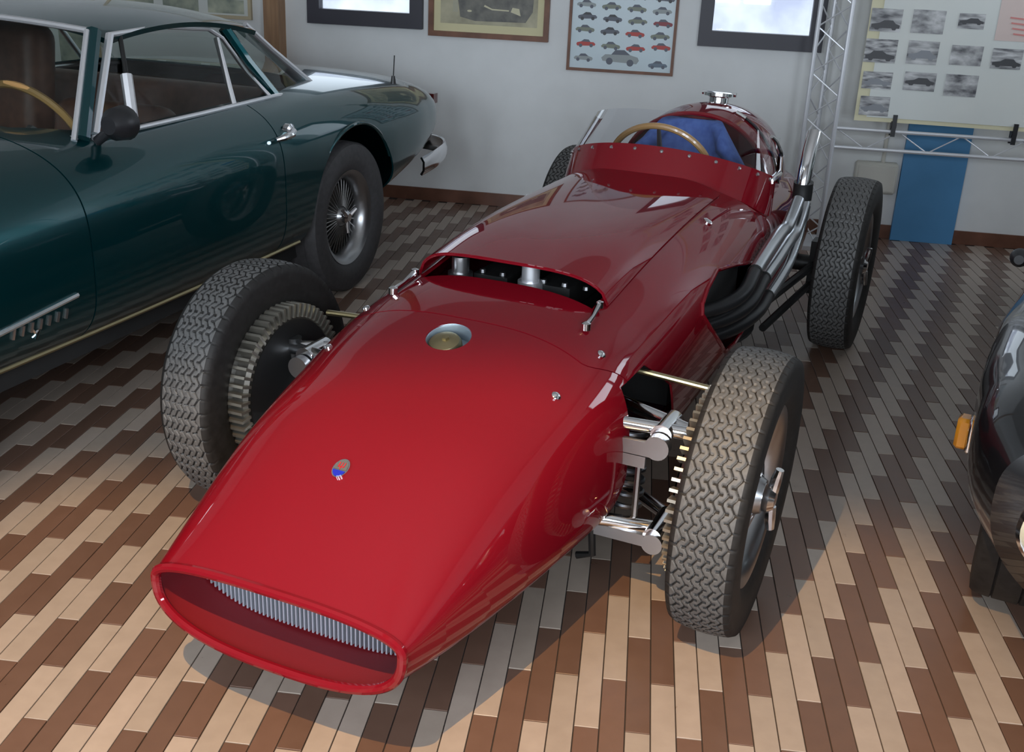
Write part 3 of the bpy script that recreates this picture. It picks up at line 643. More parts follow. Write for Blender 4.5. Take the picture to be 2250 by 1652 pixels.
# greenhouse: roof, pillars, glass
def rf(u, v):                    # u: 0 front .. 1 rear ; v: -1 near .. 1 far
    s = 1.26 + (.27 - 1.26) * u + (.05 * v * v * (1 if u > .5 else -1)) * abs(u - .5) * 2
    e = abs(v) ** 3.2; zc = 1.258 - .045 * (2 * u - .9) ** 2
    return GP(GT - .585 * v * -1 if False else GT + .575 * -v, s, zc - .058 * e)
rows = [[rf(u, v) for v in np.linspace(-1, 1, 33)] for u in np.linspace(0, 1, 21)]
ro = MB().plate(rows, .018).build('roof', GREEN, gcar); fix_normals(ro)
Z0, T0, T1 = .895, -.15, -.262
def pil(n, pts, r, m, par=gcar): return MB().tube(pts, r, 8).build(n, m, par)
for sg in (1, -1):
    X = (lambda t: t) if sg > 0 else (lambda t: 2 * GT - t)
    A_b, A_t = GP(X(-.155), 1.50, .885), GP(X(-.285), 1.245, 1.19)
    pil('windscreen_pillar', [A_b, A_t], .026, GREEN)
    pil('windscreen_trim', [A_b + Vector((0, -.035, 0)), A_t + Vector((0, -.03, .004))], .010, TRIM)
    pil('door_pillar_trim', [GP(X(-.148), 1.445, .895), GP(X(-.262), 1.195, 1.178)], .014, TRIM)
    C_t, C_b = GP(X(-.285), .50, 1.165), GP(X(-.17), .335, .90)
    pil('rear_pillar', [C_t, GP(X(-.235), .43, 1.04), C_b], .024, GREEN)
    pil('side_window_trim', [GP(X(-.262), 1.195, 1.178), GP(X(-.268), .9, 1.19), GP(X(-.275), .62, 1.168), GP(X(-.265), .545, 1.13), GP(X(-.21), .47, 1.0), GP(X(-.15), .40, .902)], .009, TRIM)
    pil('belt_trim', [GP(X(-.135), 1.47, .888), GP(X(-.135), .9, .895), GP(X(-.14), .38, .905), GP(X(-.165), .26, .895)], .009, TRIM)
    pil('quarter_window_divider', [GP(X(-.270), .575, 1.13), GP(X(-.148), .66, .895)], .012, TRIM)
    pil('vent_window_divider', [GP(X(-.200), 1.205, 1.055), GP(X(-.148), 1.255, .89)], .020, TRIM); pil('vent_window_post', [GP(X(-.265), 1.14, 1.175), GP(X(-.200), 1.205, 1.055)], .008, DARK)
    G = [[GP(X(-.145), 1.44, .89), GP(X(-.15), .39, .90)], [GP(X(-.262), 1.20, 1.178), GP(X(-.272), .55, 1.155)]]
    MB().grid(G).build('side_window', CARGLASS, gcar, False)
    # wrap-around corner of the rear window
    G = [[GP(X(-.180), .30, .895), GP(X(-.185), .12, .90), GP(X(-.23), -.05, .905), GP(X(-.36), -.12, .915)], [GP(X(-.292), .47, 1.160), GP(X(-.30), .38, 1.16), GP(X(-.34), .28, 1.155), GP(X(-.45), .24, 1.165)]]
    MB().grid(G).build('rear_window_corner', CARGLASS, gcar, True, None)
    pil('rear_window_trim', [GP(X(-.33), .285, 1.165), GP(X(-.29), .15, 1.06), GP(X(-.22), -.06, .905)], .013, TRIM)
    pil('rear_window_base_trim', [GP(X(-.175), .31, .893), GP(X(-.185), .12, .90), GP(X(-.225), -.06, .905), GP(X(-.36), -.13, .915)], .011, TRIM)
    b = MB(); b.lathe([(-.03, 0), (-.03, .028), (.0, .05), (.05, .055), (.06, .05), (.06, 0)], GP(X(-.04), 1.48, .940), (0, 1, 0), 20); b.cyl(GP(X(-.12), 1.47, .88), GP(X(-.05), 1.47, .93), .016); b.build('door_mirror', BLACKPL, gcar)
rows = [[GP(GT - .47 * v * -1 + 0, .24 - .36 * (1 - u) - .02 * (1 - v * v), .915 + .25 * u + .03 * (1 - v * v) * u) for v in np.linspace(-1, 1, 15)] for u in np.linspace(0, 1, 6)]
MB().grid(rows).build('rear_window', CARGLASS, gcar, True, None)
rows = [[GP(GT + (.665 - .12 * u) * v, 1.50 - .25 * u + .17 * (1 - v * v) * (1 - .75 * u), .885 + .305 * u + .03 * (1 - v * v) * u) for v in np.linspace(-1, 1, 21)] for u in np.linspace(0, 1, 6)]
MB().grid(rows).build('windscreen', CARGLASS, gcar, True, None)
pil('windscreen_lower_trim', rows[0], .011, TRIM); pil('windscreen_upper_trim', rows[-1], .011, TRIM)
# interior
def cushion(n, c, d, rz=0., rx=0., m=LEATHER):
    o = MB().box((0, 0, 0), d).build(n, m, gcar, True, None); o.location = c; o.rotation_euler = (rx, 0, rz)
    md = o.modifiers.new('round', 'BEVEL'); md.width = min(d) * .42; md.segments = 5; return o
cushion('front_seat_back', GP(GT + .36, .98, .69), (.50, .16, .46), 0, -.25); cushion('front_seat_base', GP(GT + .36, 1.22, .50), (.50, .50, .16))
cushion('front_seat_back', GP(GT - .22, .90, .86), (.46, .16, .62), 0, -.15); cushion('front_seat_base', GP(GT - .28, 1.22, .50), (.50, .50, .16))
cushion('rear_seat_back', GP(GT, .30, .70), (1.20, .16, .44), 0, -.35); cushion('rear_seat_base', GP(GT, .60, .52), (1.20, .42, .16))
MB().box(GP(GT, .12, .86), (1.15, .34, .03)).build('parcel_shelf', LEATHER, gcar, False)
for sx in (-.655, .655): MB().box(GP(GT + sx, .95, .70), (.03, 1.1, .36)).build('door_card', LEATHER, gcar, False)
MB().box(GP(GT, 1.52, .80), (1.25, .16, .16)).build('dashboard', BLACKPL, gcar, True)
sc_ = GP(-.47, 1.36, .86); ax = Vector((0, 1, .55)).normalized(); u1 = Vector((1, 0, 0)); v1 = ax.cross(u1); v1 = -v1 if v1.z < 0 else v1
sw = MB(); sw.tube([sc_ + (u1 * math.cos(a) + v1 * math.sin(a)) * .19 for a in np.linspace(0, 2 * PI, 48, endpoint=False)], .013, 8, closed=True); swg = sw.build('steering_wheel', WOODRIM, gcar)
b = MB()
for a in (-.3, PI + .3, -PI / 2): b.tube([sc_, sc_ + (u1 * math.cos(a) + v1 * math.sin(a)) * .185], [.016, .010], 8)
b.tube([sc_, sc_ - ax * .25], .03, 10); b.build('wheel_spoke', STEEL, swg)
# outside details
def on_side(px, py, t=.03): return GC.pix(px, py, t=t)
def gside(s, z): 
    hw, zt, zb, zw, nt, nb = (float(hermite(GB.a[0], q, np.array([s]))[0]) for q in GB.a[1:])
    q = abs((z - zw) / (zt - zw)) ** nt if z > zw else abs((zw - z) / (zw - zb)) ** nb
    return GT + hw * max(0., 1 - q) ** (1 / (nt if z > zw else nb))
def strip(n, s0, z0, s1, z1, r, m=CHROME, k=10): return MB().tube([GP(gside(s0 + (s1 - s0) * i / k, z0 + (z1 - z0) * i / k) + r * .4, s0 + (s1 - s0) * i / k, z0 + (z1 - z0) * i / k) for i in range(k + 1)], r, 6).build(n, m, gcar)
strip('sill_trim', 2.2, .300, .40, .318, .008, BRONZE, 20)
strip('sill_flange', 2.2, .215, .42, .225, .010, DARK, 16)
strip('side_vent_trim', 2.15, .455, 1.80, .485, .008)
for k in range(7): 
    s = 2.06 - k * .035; strip('vent_fin', s, .425, s - .004, .455, .006, STEEL, 2)
b = MB(); s0, z0 = 1.97, .395
for ds, dz, es, ez in ((0, 0, .02, .03), (.02, .03, .0, .02), (0, .02, -.015, .045)): b.tube([GP(gside(s0, z0) + .006, s0 - ds, z0 + dz), GP(gside(s0, z0) + .006, s0 - es, z0 + ez)], .005, 6)
b.build('wing_emblem', CHROME, gcar)
b = MB(); hs, hz = .57, .785; b.tube([GP(gside(hs, hz) + .02, hs + .075, hz - .005), GP(gside(hs, hz) + .032, hs + .03, hz), GP(gside(hs, hz) + .032, hs - .03, hz + .005), GP(gside(hs, hz) + .02, hs - .06, hz + .012)], [.008, .013, .014, .012], 10)
b.lathe([(-.01, .03), (.012, .03), (.018, .018), (.019, 0)], GP(gside(hs, hz) - .002, hs - .055, hz + .01), (1, 0, 0), 20); b.build('door_handle', CHROME, gcar)
rv = GB.at
for sg in (1, -1):
    X = (lambda t: t) if sg > 0 else (lambda t: 2 * GT - t)
    a = MB(); pts = [GP(X(-.03), -.80, .44), GP(X(-.03), -.98, .455), GP(X(-.06), -1.16, .47), GP(X(-.15), -1.25, .48), GP(X(-.36), -1.29, .485)]
    rows = []
    for p, w_ in zip(smooth_path(pts, 4), np.linspace(0, 1, 17)): rows.append([p + Vector((0, 0, .042)), p + Vector((.014 * sg, -.0, .02)), p + Vector((.014 * sg, 0, -.02)), p + Vector((0, 0, -.042))])
    a.plate(rows, .012); o = a.build('rear_bumper', CHROME, gcar, True, 50); fix_normals(o)
    a = MB(); a.box(GP(X(-.17), -1.165, .735), (.12, .05, .05)); o = a.build('tail_lamp', mat('red_lens', (.10, .012, .012), .2, 0, .5), gcar, True)
pa = GC.pix(864, 174, z=.915); ag = MB(); ag.tube([pa - Vector((0, 0, .02)), pa + Vector((0, 0, .015))], [.013, .008], 10); ag.tube([pa, pa + Vector((0, .012, .105))], .0028, 6); ag.build('antenna', DARK, gcar)

# ------------------------------------------------------------------ the black car
KC = Frame(1.20, 2.50, .46)
kcar = empty('parked_car', KC.o, -KC.yaw)
tag(kcar, 'glossy black car with round wing and amber side lamp', 'car')
KT = .80
KB = Loft([.66, .63, .52, .25, -.05, -.45, -.9, -1.6, -2.6, -3.3], [.58, .70, .79, .838, .850, .822, .79, .79, .78, .70], [.66, .715, .765, .81, .835, .845, .85, .86, .85, .80], [.30, .24, .20, .19, .19, .20, .20, .20, .22, .30],
          [.50, .52, .54, .56, .57, .57, .57, .57, .57, .55], [2.5, 2.8, 3.0, 3.2, 3.3, 3.2, 3.2, 3.4, 3.4, 3.0], [2.3] * 10)
V, F_ = KB.shell(.66, -3.3, 70, 120, .01); kb = mesh('body_shell', [(x + KT, y, z) for x, y, z in V], F_, BLACKP, kcar)
kcut = [MB().prism([(c0_ + .365 * math.cos(a), .315 + .365 * math.sin(a)) for a in np.linspace(0, 2 * PI, 48, endpoint=False)], t0, t1, lambda u, v, d: GP(d, u, v)).build('cut', BLACKP, kcar, False) for c0_ in (-.05, -2.55) for t0, t1 in ((-.3, .22), (1.38, 1.9))]
kcut.append(MB().prism([(-1.0, -.60), (-2.5, -.60), (-2.6, 0), (-2.5, .60), (-1.0, .60), (-.92, 0)], .40, 1.2, lambda u, v, d: GP(v + KT, u, d)).build('cut', BLACKP, kcar, False))
bpy.context.view_layer.update(); boolean(kb, kcut)
for ss in (.655, -3.295):
    t_, z_ = KB(np.full(60, ss), np.linspace(0, 2 * PI, 60, endpoint=False), .003)
    MB().prism([(x + KT, q) for x, q in zip(t_, z_)], ss, ss - .012 * (1 if ss > 0 else -1), lambda u, v, d: GP(u, d, v)).build('nose_panel' if ss > 0 else 'tail_panel', BLACKP, kcar, False)
rows = [[GP(KT + .60 * v, ss, KB.at(ss, .60 * v) + .004) for v in np.linspace(-1, 1, 25)] for ss in np.linspace(.50, -.86, 20)]
o = MB().plate(rows, .004).build('bonnet', BLACKP, kcar); fix_normals(o)
ty = side_tyre(.325, .18, .19).build('tyre', RUBBER, kcar); ty.location = (.115, .05, .325); ty.rotation_euler = (0, 0, PI)
b = MB(); b.lathe([(.04, 0), (.045, .06), (.03, .12), (.06, .18), (.07, .20), (.05, .20)], n=48); rm = b.build('wheel_rim', CHROME, ty)
for lx, ly, rz_ in ((1.485, .05, 0), (.115, 2.55, PI), (1.485, 2.55, 0)):
    t2 = obj('tyre', ty.data, kcar); t2.location = (lx, ly, .325); t2.rotation_euler = (0, 0, rz_); obj('wheel_rim', rm.data, t2)
MB().box(GP(KT, -1.2, .34), (1.05, 3.0, .26)).build('underbody', DUCT, kcar, False)
pl = Vector((-.052, -.10, .462))
b = MB(); b.box((0, 0, 0), (.034, .05, .080)); o = b.build('side_lamp', ORANGE, kcar, True); o.location = pl + Vector((-.006, 0, 0)); o.modifiers.new('round', 'BEVEL').width = .008
b = MB(); b.box((0, 0, 0), (.016, .062, .092)); o = b.build('lamp_bezel', CHROME, kcar, True); o.location = pl + Vector((.012, 0, 0)); o.modifiers.new('round', 'BEVEL').width = .006
pm0 = KC.pix(2240, 568, y=.70)
for sg in (1, -1):
    X = (lambda t: t) if sg > 0 else (lambda t: 2 * KT - t)
    c = GP(X(.172), .60, .525); b = MB(); b.lathe([(-.05, .06), (.06, .082), (.085, .084), (.095, .076), (.085, .068)], c, (0, -1, 0), 32); hl = b.build('headlamp', CHROME, kcar)
    b = MB(); b.lathe([(.075, .074), (.090, .045), (.096, 0)], c, (0, -1, 0), 32); b.build('lamp_lens', mat('cream_lens', (.75, .66, .45), .15, 0, .6), hl)
    c = Vector((X(pm0.x), pm0.y, pm0.z)); b = MB(); b.lathe([(-.02, 0), (-.02, .014), (.0, .026), (.015, .028), (.018, .024), (.018, 0)], c, (0, 1, 0), 20); b.tube([c, Vector((X(.06), pm0.y + .02, .70))], .008, 8); b.build('wing_mirror', BLACKPL, kcar)
    b = MB(); b.tube([GP(X(.14), -.93, .84), GP(X(.26), -1.42, 1.205), GP(X(.28), -1.9, 1.235), GP(X(.26), -2.35, 1.19), GP(X(.16), -2.75, .86)], .022, 8); b.build('window_pillar', BLACKP, kcar)
    MB().grid([[GP(X(.13), -.98, .84), GP(X(.13), -2.6, .85)], [GP(X(.255), -1.45, 1.20), GP(X(.255), -2.33, 1.19)]]).build('side_window', CARGLASS, kcar, False)
MB().plate([[GP(KT + .54 * v, -1.42 - .94 * u + .04 * v * v * (1 - u), 1.255 - .05 * abs(v) ** 3 - .04 * (2 * u - .9) ** 2) for v in np.linspace(-1, 1, 19)] for u in np.linspace(0, 1, 9)], .015).build('roof', BLACKP, kcar)
for n_, s0_, s1_ in (('windscreen', -.93, -1.42), ('rear_window', -2.75, -2.35)):
    MB().grid([[GP(KT + (.66 - .12 * u) * v, s0_ + (s1_ - s0_) * u + (.10 if s0_ > -1 else -.05) * (1 - v * v) * (1 - u), .842 + .375 * u) for v in np.linspace(-1, 1, 13)] for u in (0, .33, .67, 1)]).build(n_, CARGLASS, kcar, True, None)
for sx in (-.34, .34):
    for q_, dz in ((-1.75, .62),):
        o = MB().box((0, 0, 0), (.48, .16, .60)).build('seat_back', mat('black_leather', (.02, .018, .017), .5), kcar, True, None); o.location = GP(KT + sx, q_, .75); o.modifiers.new('round', 'BEVEL').width = .05
g_ = MB(); g_.prism([(KT + .34 * math.cos(a), .46 + .085 * math.sin(a)) for a in np.linspace(0, 2 * PI, 32, endpoint=False)], .662, .668, lambda u, v, d: GP(u, d, v)); gk = g_.build('grille', DUCT, kcar, False)
MB().tube([GP(KT + .345 * math.cos(a), .668, .46 + .09 * math.sin(a)) for a in np.linspace(0, 2 * PI, 40, endpoint=False)], .009, 8, closed=True).build('grille_rim', CHROME, gk)

# ------------------------------------------------------------------ things on and before the back wall
def wall_thing(name, x, z, off=0.): return empty(name, wall_pt(x, z, off), -WA)
def flat(polys, m, name, parent, y=-.002):
    b = MB()
    for p in polys: b.add([(u, y, v) for u, v in p], [tuple(range(len(p)))])
    return b.build(name, m, parent, False)
def oval(cx, cz, rx, rz, n=20, a0=0, a1=2 * PI): return [(cx + rx * math.cos(a), cz + rz * math.sin(a)) for a in np.linspace(a0, a1, n, endpoint=(a1 - a0 < 6))]
def picture(name, x0, x1, z0, z1, fwid, mf, mp, depth=.03):
    t = wall_thing(name, (x0 + x1) / 2, z0); h = (x1 - x0) / 2; H = z1 - z0; f = MB()
    for sx in (-1, 1): f.box((sx * (h - fwid / 2), -depth / 2, H / 2), (fwid, depth, H))
    f.box((0, -depth / 2, fwid / 2), (2 * h - 2 * fwid, depth, fwid)); f.box((0, -depth / 2, H - fwid / 2), (2 * h - 2 * fwid, depth, fwid)); f.build('frame', mf, t, False)
    pr = MB().box((0, -depth * .2, H / 2), (2 * h - 2 * fwid, depth * .3, H - 2 * fwid)).build('print', mp, t, False)
    return t, pr, h - fwid, H
CREAM = mat('cream_mat', (.66, .60, .36), .6)
SEPIA = mottle(mat('sepia_photo', (.4, .36, .24), .5), 7, (.26, .24, .16), (.55, .50, .34))
INK = mat('print_black', (.045, .045, .05), .5); INKG = mat('print_grey', (.22, .23, .25), .5); INKW = mat('print_white', (.75, .76, .78), .5)
t, pr, hw_, H_ = picture('framed_photograph', -.594 + WX, .124 + WX, .993, 1.62, .030, WOODF, CREAM)
tag(t, 'brown wooden frame with sepia photograph of a vintage car between window and poster', 'picture')
yq = -.0115
flat([[(-hw_ + .04, .075), (hw_ - .04, .075), (hw_ - .04, H_ - .07), (-hw_ + .04, H_ - .07)]], SEPIA, 'photo_paper', pr, yq)
flat([[(-.17, .115), (-.08, .095), (.22, .100), (.26, .16), (.27, .40), (-.16, .40), (-.19, .24)]], mottle(mat('photo_dark', (.12, .12, .11), .5), 16, (.07, .07, .065), (.20, .19, .16)), 'photo_car', pr, yq - .001)
flat([oval(-.115, .150, .014, .006), [(-.03, .178), (.02, .160), (.12, .158), (.12, .165), (.02, .168), (-.025, .188)], [(.13, .155), (.19, .135), (.18, .175), (.14, .18)], oval(-.05, .245, .05, .03)], mat('sepia_light', (.60, .56, .38), .5), 'photo_chrome', pr, yq - .002)
flat([[(-.215, .14), (-.185, .14), (-.185, .5), (-.215, .5)]], mat('photo_post_tone', (.40, .38, .28), .5), 'photo_post', pr, yq - .0015)
PALE = mottle(mat('pale_blue_print', (.48, .58, .62), .35), 2, (.50, .60, .64), (.58, .66, .70))
t, pr, hw_, H_ = picture('framed_poster', .240 + WX, .861 + WX, .845, 1.60, .016, WOODF, PALE, .022)
tag(t, 'framed pale blue poster with rows of small printed cars', 'poster')
CARCOL = [mat('print_' + n, c, .5) for n, c in (('silver', (.30, .33, .33)), ('slate', (.10, .11, .14)), ('olive', (.20, .22, .17)), ('red', (.45, .05, .04)), ('wine', (.25, .04, .05)), ('bluegrey', (.13, .17, .22)))]
def print_car(cx, cz, w, k, ci, flip):
    f = -1 if flip else 1; P = lambda L: [(cx + f * u * w, cz + v * w) for u, v in L]
    b = MB()
    b.k = 0; b.add([(u, -.0086, v) for u, v in P([(-.5, -.02), (-.46, -.10), (.44, -.14), (.5, -.05), (.46, .03), (.26, .08), (-.40, .07)])], [tuple(range(7))])
    b.k = 1; b.add([(u, -.0089, v) for u, v in P([(-.24, .07), (-.14, .19), (.10, .20), (.26, .08)])], [tuple(range(4))])
    b.k = 1; b.add([(u, -.0092, v) for u, v in [(cx + f * (-.28) * w + .09 * w * math.cos(a), cz - .10 * w + .09 * w * math.sin(a)) for a in np.linspace(0, 2 * PI, 12, endpoint=False)]], [tuple(range(12))])
    b.add([(u, -.0092, v) for u, v in [(cx + f * .27 * w + .09 * w * math.cos(a), cz - .12 * w + .09 * w * math.sin(a)) for a in np.linspace(0, 2 * PI, 12, endpoint=False)]], [tuple(range(12))])
    b.build('printed_car', [CARCOL[ci], CARCOL[1] if ci != 1 else INK], pr, False)
rowz = [.075, .155, .235, .305, .372, .44, .51, .58, .65]
cols = [[0, None, None, 5], [3, 2, 3, 3], [2, 1, 3, 2], [1, 1, 2, 4], [0, 2, 2, 0], [1, 0, 5, 1], [2, 0, 2, 4], [0, 5, 3, 2], [1, 2, 0, 0]]
for r_, z_ in enumerate(rowz):
    for c_ in range(4):
        if cols[r_][c_] is not None: print_car(-.215 + .145 * c_ + (.01 if r_ % 2 else 0), z_ - .006 * c_ + (.02 if r_ == 1 and c_ == 3 else 0), .112, 0, cols[r_][c_], (r_ + c_) % 2)
print_car(.0, .085, .22, 0, 0, False)
# standing lattice truss with the banner
TO = .35
tx0, _ = on_wall(1834, 100, TO); 
trs = wall_thing('display_truss', 1.695 + WX, 0, TO)
tag(trs, 'slim silver lattice truss frame standing before the back wall', 'truss')
def chord(x, y, z0, z1): return MB().cyl((x, y, z0), (x, y, z1), .0125, 10)
for x, y in ((-.085, 0), (.075, -.02), (-.005, .10)): chord(x, y, 0, 2.6).build('upright_tube', ALU, trs)
b = MB(); n = 22
for k in range(n):
    za, zb_ = 2.6 * k / n, 2.6 * (k + 1) / n; A, B, C_ = (-.085, 0), (.075, -.02), (-.005, .10)
    for p, q in ((A, B), (B, C_), (C_, A)):
        if k % 2: p, q = q, p
        b.tube([(p[0], p[1], za), (q[0], q[1], zb_)], .0042, 5)
b.build('upright_lacing', ALU, trs)
MB().box((0, .03, .012), (.30, .30, .024)).build('foot_plate', ALU, trs, False)
zt_, zl_ = on_wall(2000, 292, TO)[1], on_wall(2000, 334, TO)[1]
for zz, nm in ((zt_, 'cross_tube'), (zl_, 'cross_tube')): MB().cyl((.085, 0, zz), (2.4, 0, zz + .0), .0105, 10).build(nm, ALU, trs)
b = MB(); n = 14
for k in range(n):
    xa, xb = .085 + 2.3 * k / n, .085 + 2.3 * (k + 1) / n; a, c = (zl_, zt_) if k % 2 else (zt_, zl_)
    b.tube([(xa, 0, a), (xb, 0, c)], .0035, 5)
b.build('cross_lacing', ALU, trs)
b = MB(); b.cyl((.085, 0, 2.5), (2.4, 0, 2.5), .0105, 10); b.cyl((2.4, 0, 0), (2.4, 0, 2.6), .0125, 10); b.build('end_tube', ALU, trs)
# banner
bx0, bz0 = on_wall(1876, 264, TO + .02); bx1 = bx0 + 1.55; bz1 = 2.42
ban = wall_thing('photo_banner', bx0, bz0, TO + .02)
tag(ban, 'cream banner with rows of black and white car photographs clipped to the truss', 'banner')
PAPER = mottle(mat('banner_paper', (.66, .67, .62), .55), 1.5, (.60, .63, .61), (.68, .69, .65)); EDGE = mat('banner_edge', (.66, .62, .42), .6)
W_ = bx1 - bx0; H_ = bz1 - bz0
rows = [[(W_ * u, .012 * math.sin(u * 9 + v * 5) * .6 + .006 * math.sin(v * 14), H_ * v) for u in np.linspace(0, 1, 40)] for v in np.linspace(0, 1, 36)]
def by(u, v): return .0072 * math.sin(u * 9 + v * 5) + .006 * math.sin(v * 14)
sheet = MB().grid(rows).build('sheet', EDGE, ban, True, None)
def bpatch(name, x0, x1, z0, z1, m, lift=.002, par=None):
    b = MB(); nx, nz = (32, 32) if x1 - x0 > .5 else (10, 10)
    b.grid([[(x0 + (x1 - x0) * i / nx, by((x0 + (x1 - x0) * i / nx) / W_, (z0 + (z1 - z0) * j / nz) / H_) - lift, z0 + (z1 - z0) * j / nz) for i in range(nx + 1)] for j in range(nz + 1)])
    return b.build(name, m, par or sheet, True, None)
bpatch('paper_field', .062, W_ - .03, .022, H_ - .03, PAPER, .004)
def bw(name, sc, seed, st):
    m = mat(name, (.3, .3, .3), .5); mottle(m, sc, (.06, .06, .07), (.62, .62, .62), 'Object', 3, stretch=st); return m
BWM = [bw('bw_photo_%d' % k, 9 + 2 * k, k, s) for k, s in enumerate(((1, 1, 3), (1.2, 1, 2.2), (.8, 1, 4), (1, 1, 5)))]
def bpx(px, py):
    x, z = on_wall(px, py, TO + .02); return x - bx0, z - bz0
photos = [(1917, 17, 1986, 68), (2008, 20, 2080, 72), (2108, 28, 2166, 62), (1904, 84, 1975, 136), (1998, 88, 2066, 140), (2092, 98, 2162, 142), (2182, 105, 2250, 150),
          (1898, 156, 1964, 194), (1990, 157, 2060, 198), (2080, 162, 2152, 210), (1892, 210, 1958, 252)]
for k, (xa, ya, xb, yb) in enumerate(photos):
    p = bpx(xa, ya); q = bpx(xb, ya); r = bpx(xa, yb)
    ph_ = bpatch('photo', min(p[0], r[0]), q[0], r[1], p[1], BWM[k % 4], .007); xa_, xb_, za_, zb_ = min(p[0], r[0]), q[0], r[1], p[1]; w2, h2 = xb_ - xa_, zb_ - za_
    yy = by((xa_ + w2 / 2) / W_, (za_ + h2 / 2) / H_) - .0105; f_ = 1 if k % 2 else -1; cx_ = xa_ + w2 / 2; cz_ = za_ + h2 * (.36 + .1 * (k % 3))
    if k % 4 != 1: MB().add([(cx_ + f_ * u * w2, yy, cz_ + v * h2) for u, v in ((-.46, -.06), (-.45, -.20), (-.36, -.20), (-.33, -.28), (-.24, -.28), (-.20, -.20), (.18, -.20), (.22, -.28), (.32, -.28), (.36, -.20), (.46, -.18), (.46, -.04), (.20, .02), (.06, .14), (-.22, .14), (-.32, .0))], [tuple(range(16))]).build('photo_car', [INK, INKG, INK][k % 3], sheet, False)
p, q = bpx(2010, 0), bpx(2080, -40)
for k in range(8):                                                     # rows of photographs above the frame edge
    x0_ = .09 + (k % 4) * .27; z0_ = .86 + (k // 4) * .32; bpatch('photo', x0_, x0_ + .20, z0_, z0_ + .16, BWM[(k + 1) % 4], .007)
p = bpx(1955, -6); b = MB(); b.add([(p[0] + .075 * math.cos(a), by(p[0] / W_, p[1] / H_) - .009, p[1] + .045 + .055 * math.sin(a)) for a in np.linspace(0, 2 * PI, 30, endpoint=False)], [tuple(range(30))]); b.build('blue_oval', mat('print_blue', (.06, .12, .42), .5), sheet, False)
p = bpx(2200, 0); q = bpx(2250, 92); bpatch('pink_panel', p[0], W_ - .06, q[1], p[1] + .1, mat('print_pink', (.62, .50, .46), .5), .006)
b = MB(); 
for k in range(4):
    p = bpx(2218 + 2 * k, 40 + 12 * k); b.add([(p[0], by(p[0] / W_, p[1] / H_) - .009, p[1]), (p[0] + .16, by(p[0] / W_, p[1] / H_) - .009, p[1] - .012), (p[0] + .16, by(p[0] / W_, p[1] / H_) - .009, p[1] - .004), (p[0], by(p[0] / W_, p[1] / H_) - .009, p[1] + .008)], [(0, 1, 2, 3)])
b.build('red_script', mat('print_red_script', (.60, .22, .20), .5), sheet, False)
for (px_, py0, py1), lb in (((1960, 252, 300), 'black clip holding the banner above the blue panel'), ((2224, 272, 318), 'black clip holding the banner beside the pink print')):
    x, z0 = on_wall(px_, py1, TO + .03); _, z1 = on_wall(px_, py0, TO + .03)
    c = wall_thing('banner_clip', x, z0, TO + .03); tag(c, lb, 'clip', 'clips along the banner edge')
    b = MB(); b.box((0, -.004, (z1 - z0) / 2), (.022, .012, z1 - z0)); b.box((0, .05, (z1 - z0) / 2), (.022, .012, z1 - z0)); b.build('jaw', BLACKPL, c, True)
    MB().cyl((-.014, .02, (z1 - z0) * .5), (.014, .02, (z1 - z0) * .5), .022, 14).build('spring', BLACKPL, c)
# electrical box, blue panel
x0, z1 = on_wall(1880, 350); x1, z0 = on_wall(1962, 424)
eb = wall_thing('junction_box', (x0 + x1) / 2, z0); tag(eb, 'ivory electrical box on the wall beside the blue panel', 'electrical box')
o = MB().box((0, -.035, (z1 - z0) / 2), (x1 - x0, .07, z1 - z0)).build('box_body', IVORY, eb, True); o.modifiers.new('round', 'BEVEL').width = .012
o = MB().box((0, -.074, (z1 - z0) / 2), (x1 - x0 - .03, .010, z1 - z0 - .03)).build('cover', IVORY, eb, True); o.modifiers.new('round', 'BEVEL').width = .006
MB().cyl((.03, -.03, z1 - z0), (.03, -.03, 1.6), .011, 10).build('conduit', IVORY, eb)
x0, z0 = on_wall(1956, 501); x1, _ = on_wall(2092, 509); x0 = max(x0, eb.location.x + .135)
bp_ = wall_thing('blue_panel', (x0 + x1) / 2, .0); tag(bp_, 'tall blue panel leaning flat against the wall under the banner', 'panel')
o = MB().box((0, -.028, .46), (x1 - x0, .03, .92)).build('board', BLUEP, bp_, False)
# wooden post and display board behind the green car
x0, _ = on_wall(588, 60, .06); x1, _ = on_wall(620, 60, .06)
wp = tag(MB().box((0, 0, ROOM_H / 2), (x1 - x0, .12, ROOM_H)).build('wooden_post', WOOD, None, False), 'brown wooden post against the back wall behind the green coupe', 'post')
wp.location = wall_pt((x0 + x1) / 2, 0, .06); wp.rotation_euler = (0, 0, -WA)
for (xa, xb, za, zb_, nm, lb) in ((-2.62 + WX, -1.70 + WX, 1.02, 2.0, 'display_board', 'white display board with a strip of printed cars beside the wooden post'), (-4.2 + WX, -2.72 + WX, .62, 1.55, 'display_board', 'long display board of colour prints seen through the coupe windows')):
    t, pr, hw_, H_ = picture(nm, xa, xb, za, zb_, .02, mat('pale_wood', (.50, .42, .28), .5), PAPER, .025); tag(t, lb, 'display board', 'display boards on the back wall')
    m2 = mottle(mat('colour_print', (.3, .35, .3), .5), 8, (.10, .14, .13), (.50, .52, .40))
    n = 3 if xa > -2.7 + WX else 5; wd = 2 * hw_ / n
    for k in range(n):
        for j in range(1 if xa > -2.7 + WX else 2):
            flat([[(-hw_ + wd * k + .03, .03 + j * .42), (-hw_ + wd * (k + 1) - .03, .03 + j * .42), (-hw_ + wd * (k + 1) - .03, (.11 if xa > -2.7 + WX else .36) + j * .42), (-hw_ + wd * k + .03, (.11 if xa > -2.7 + WX else .36) + j * .42)]], m2, 'colour_photo', pr, -.0098)

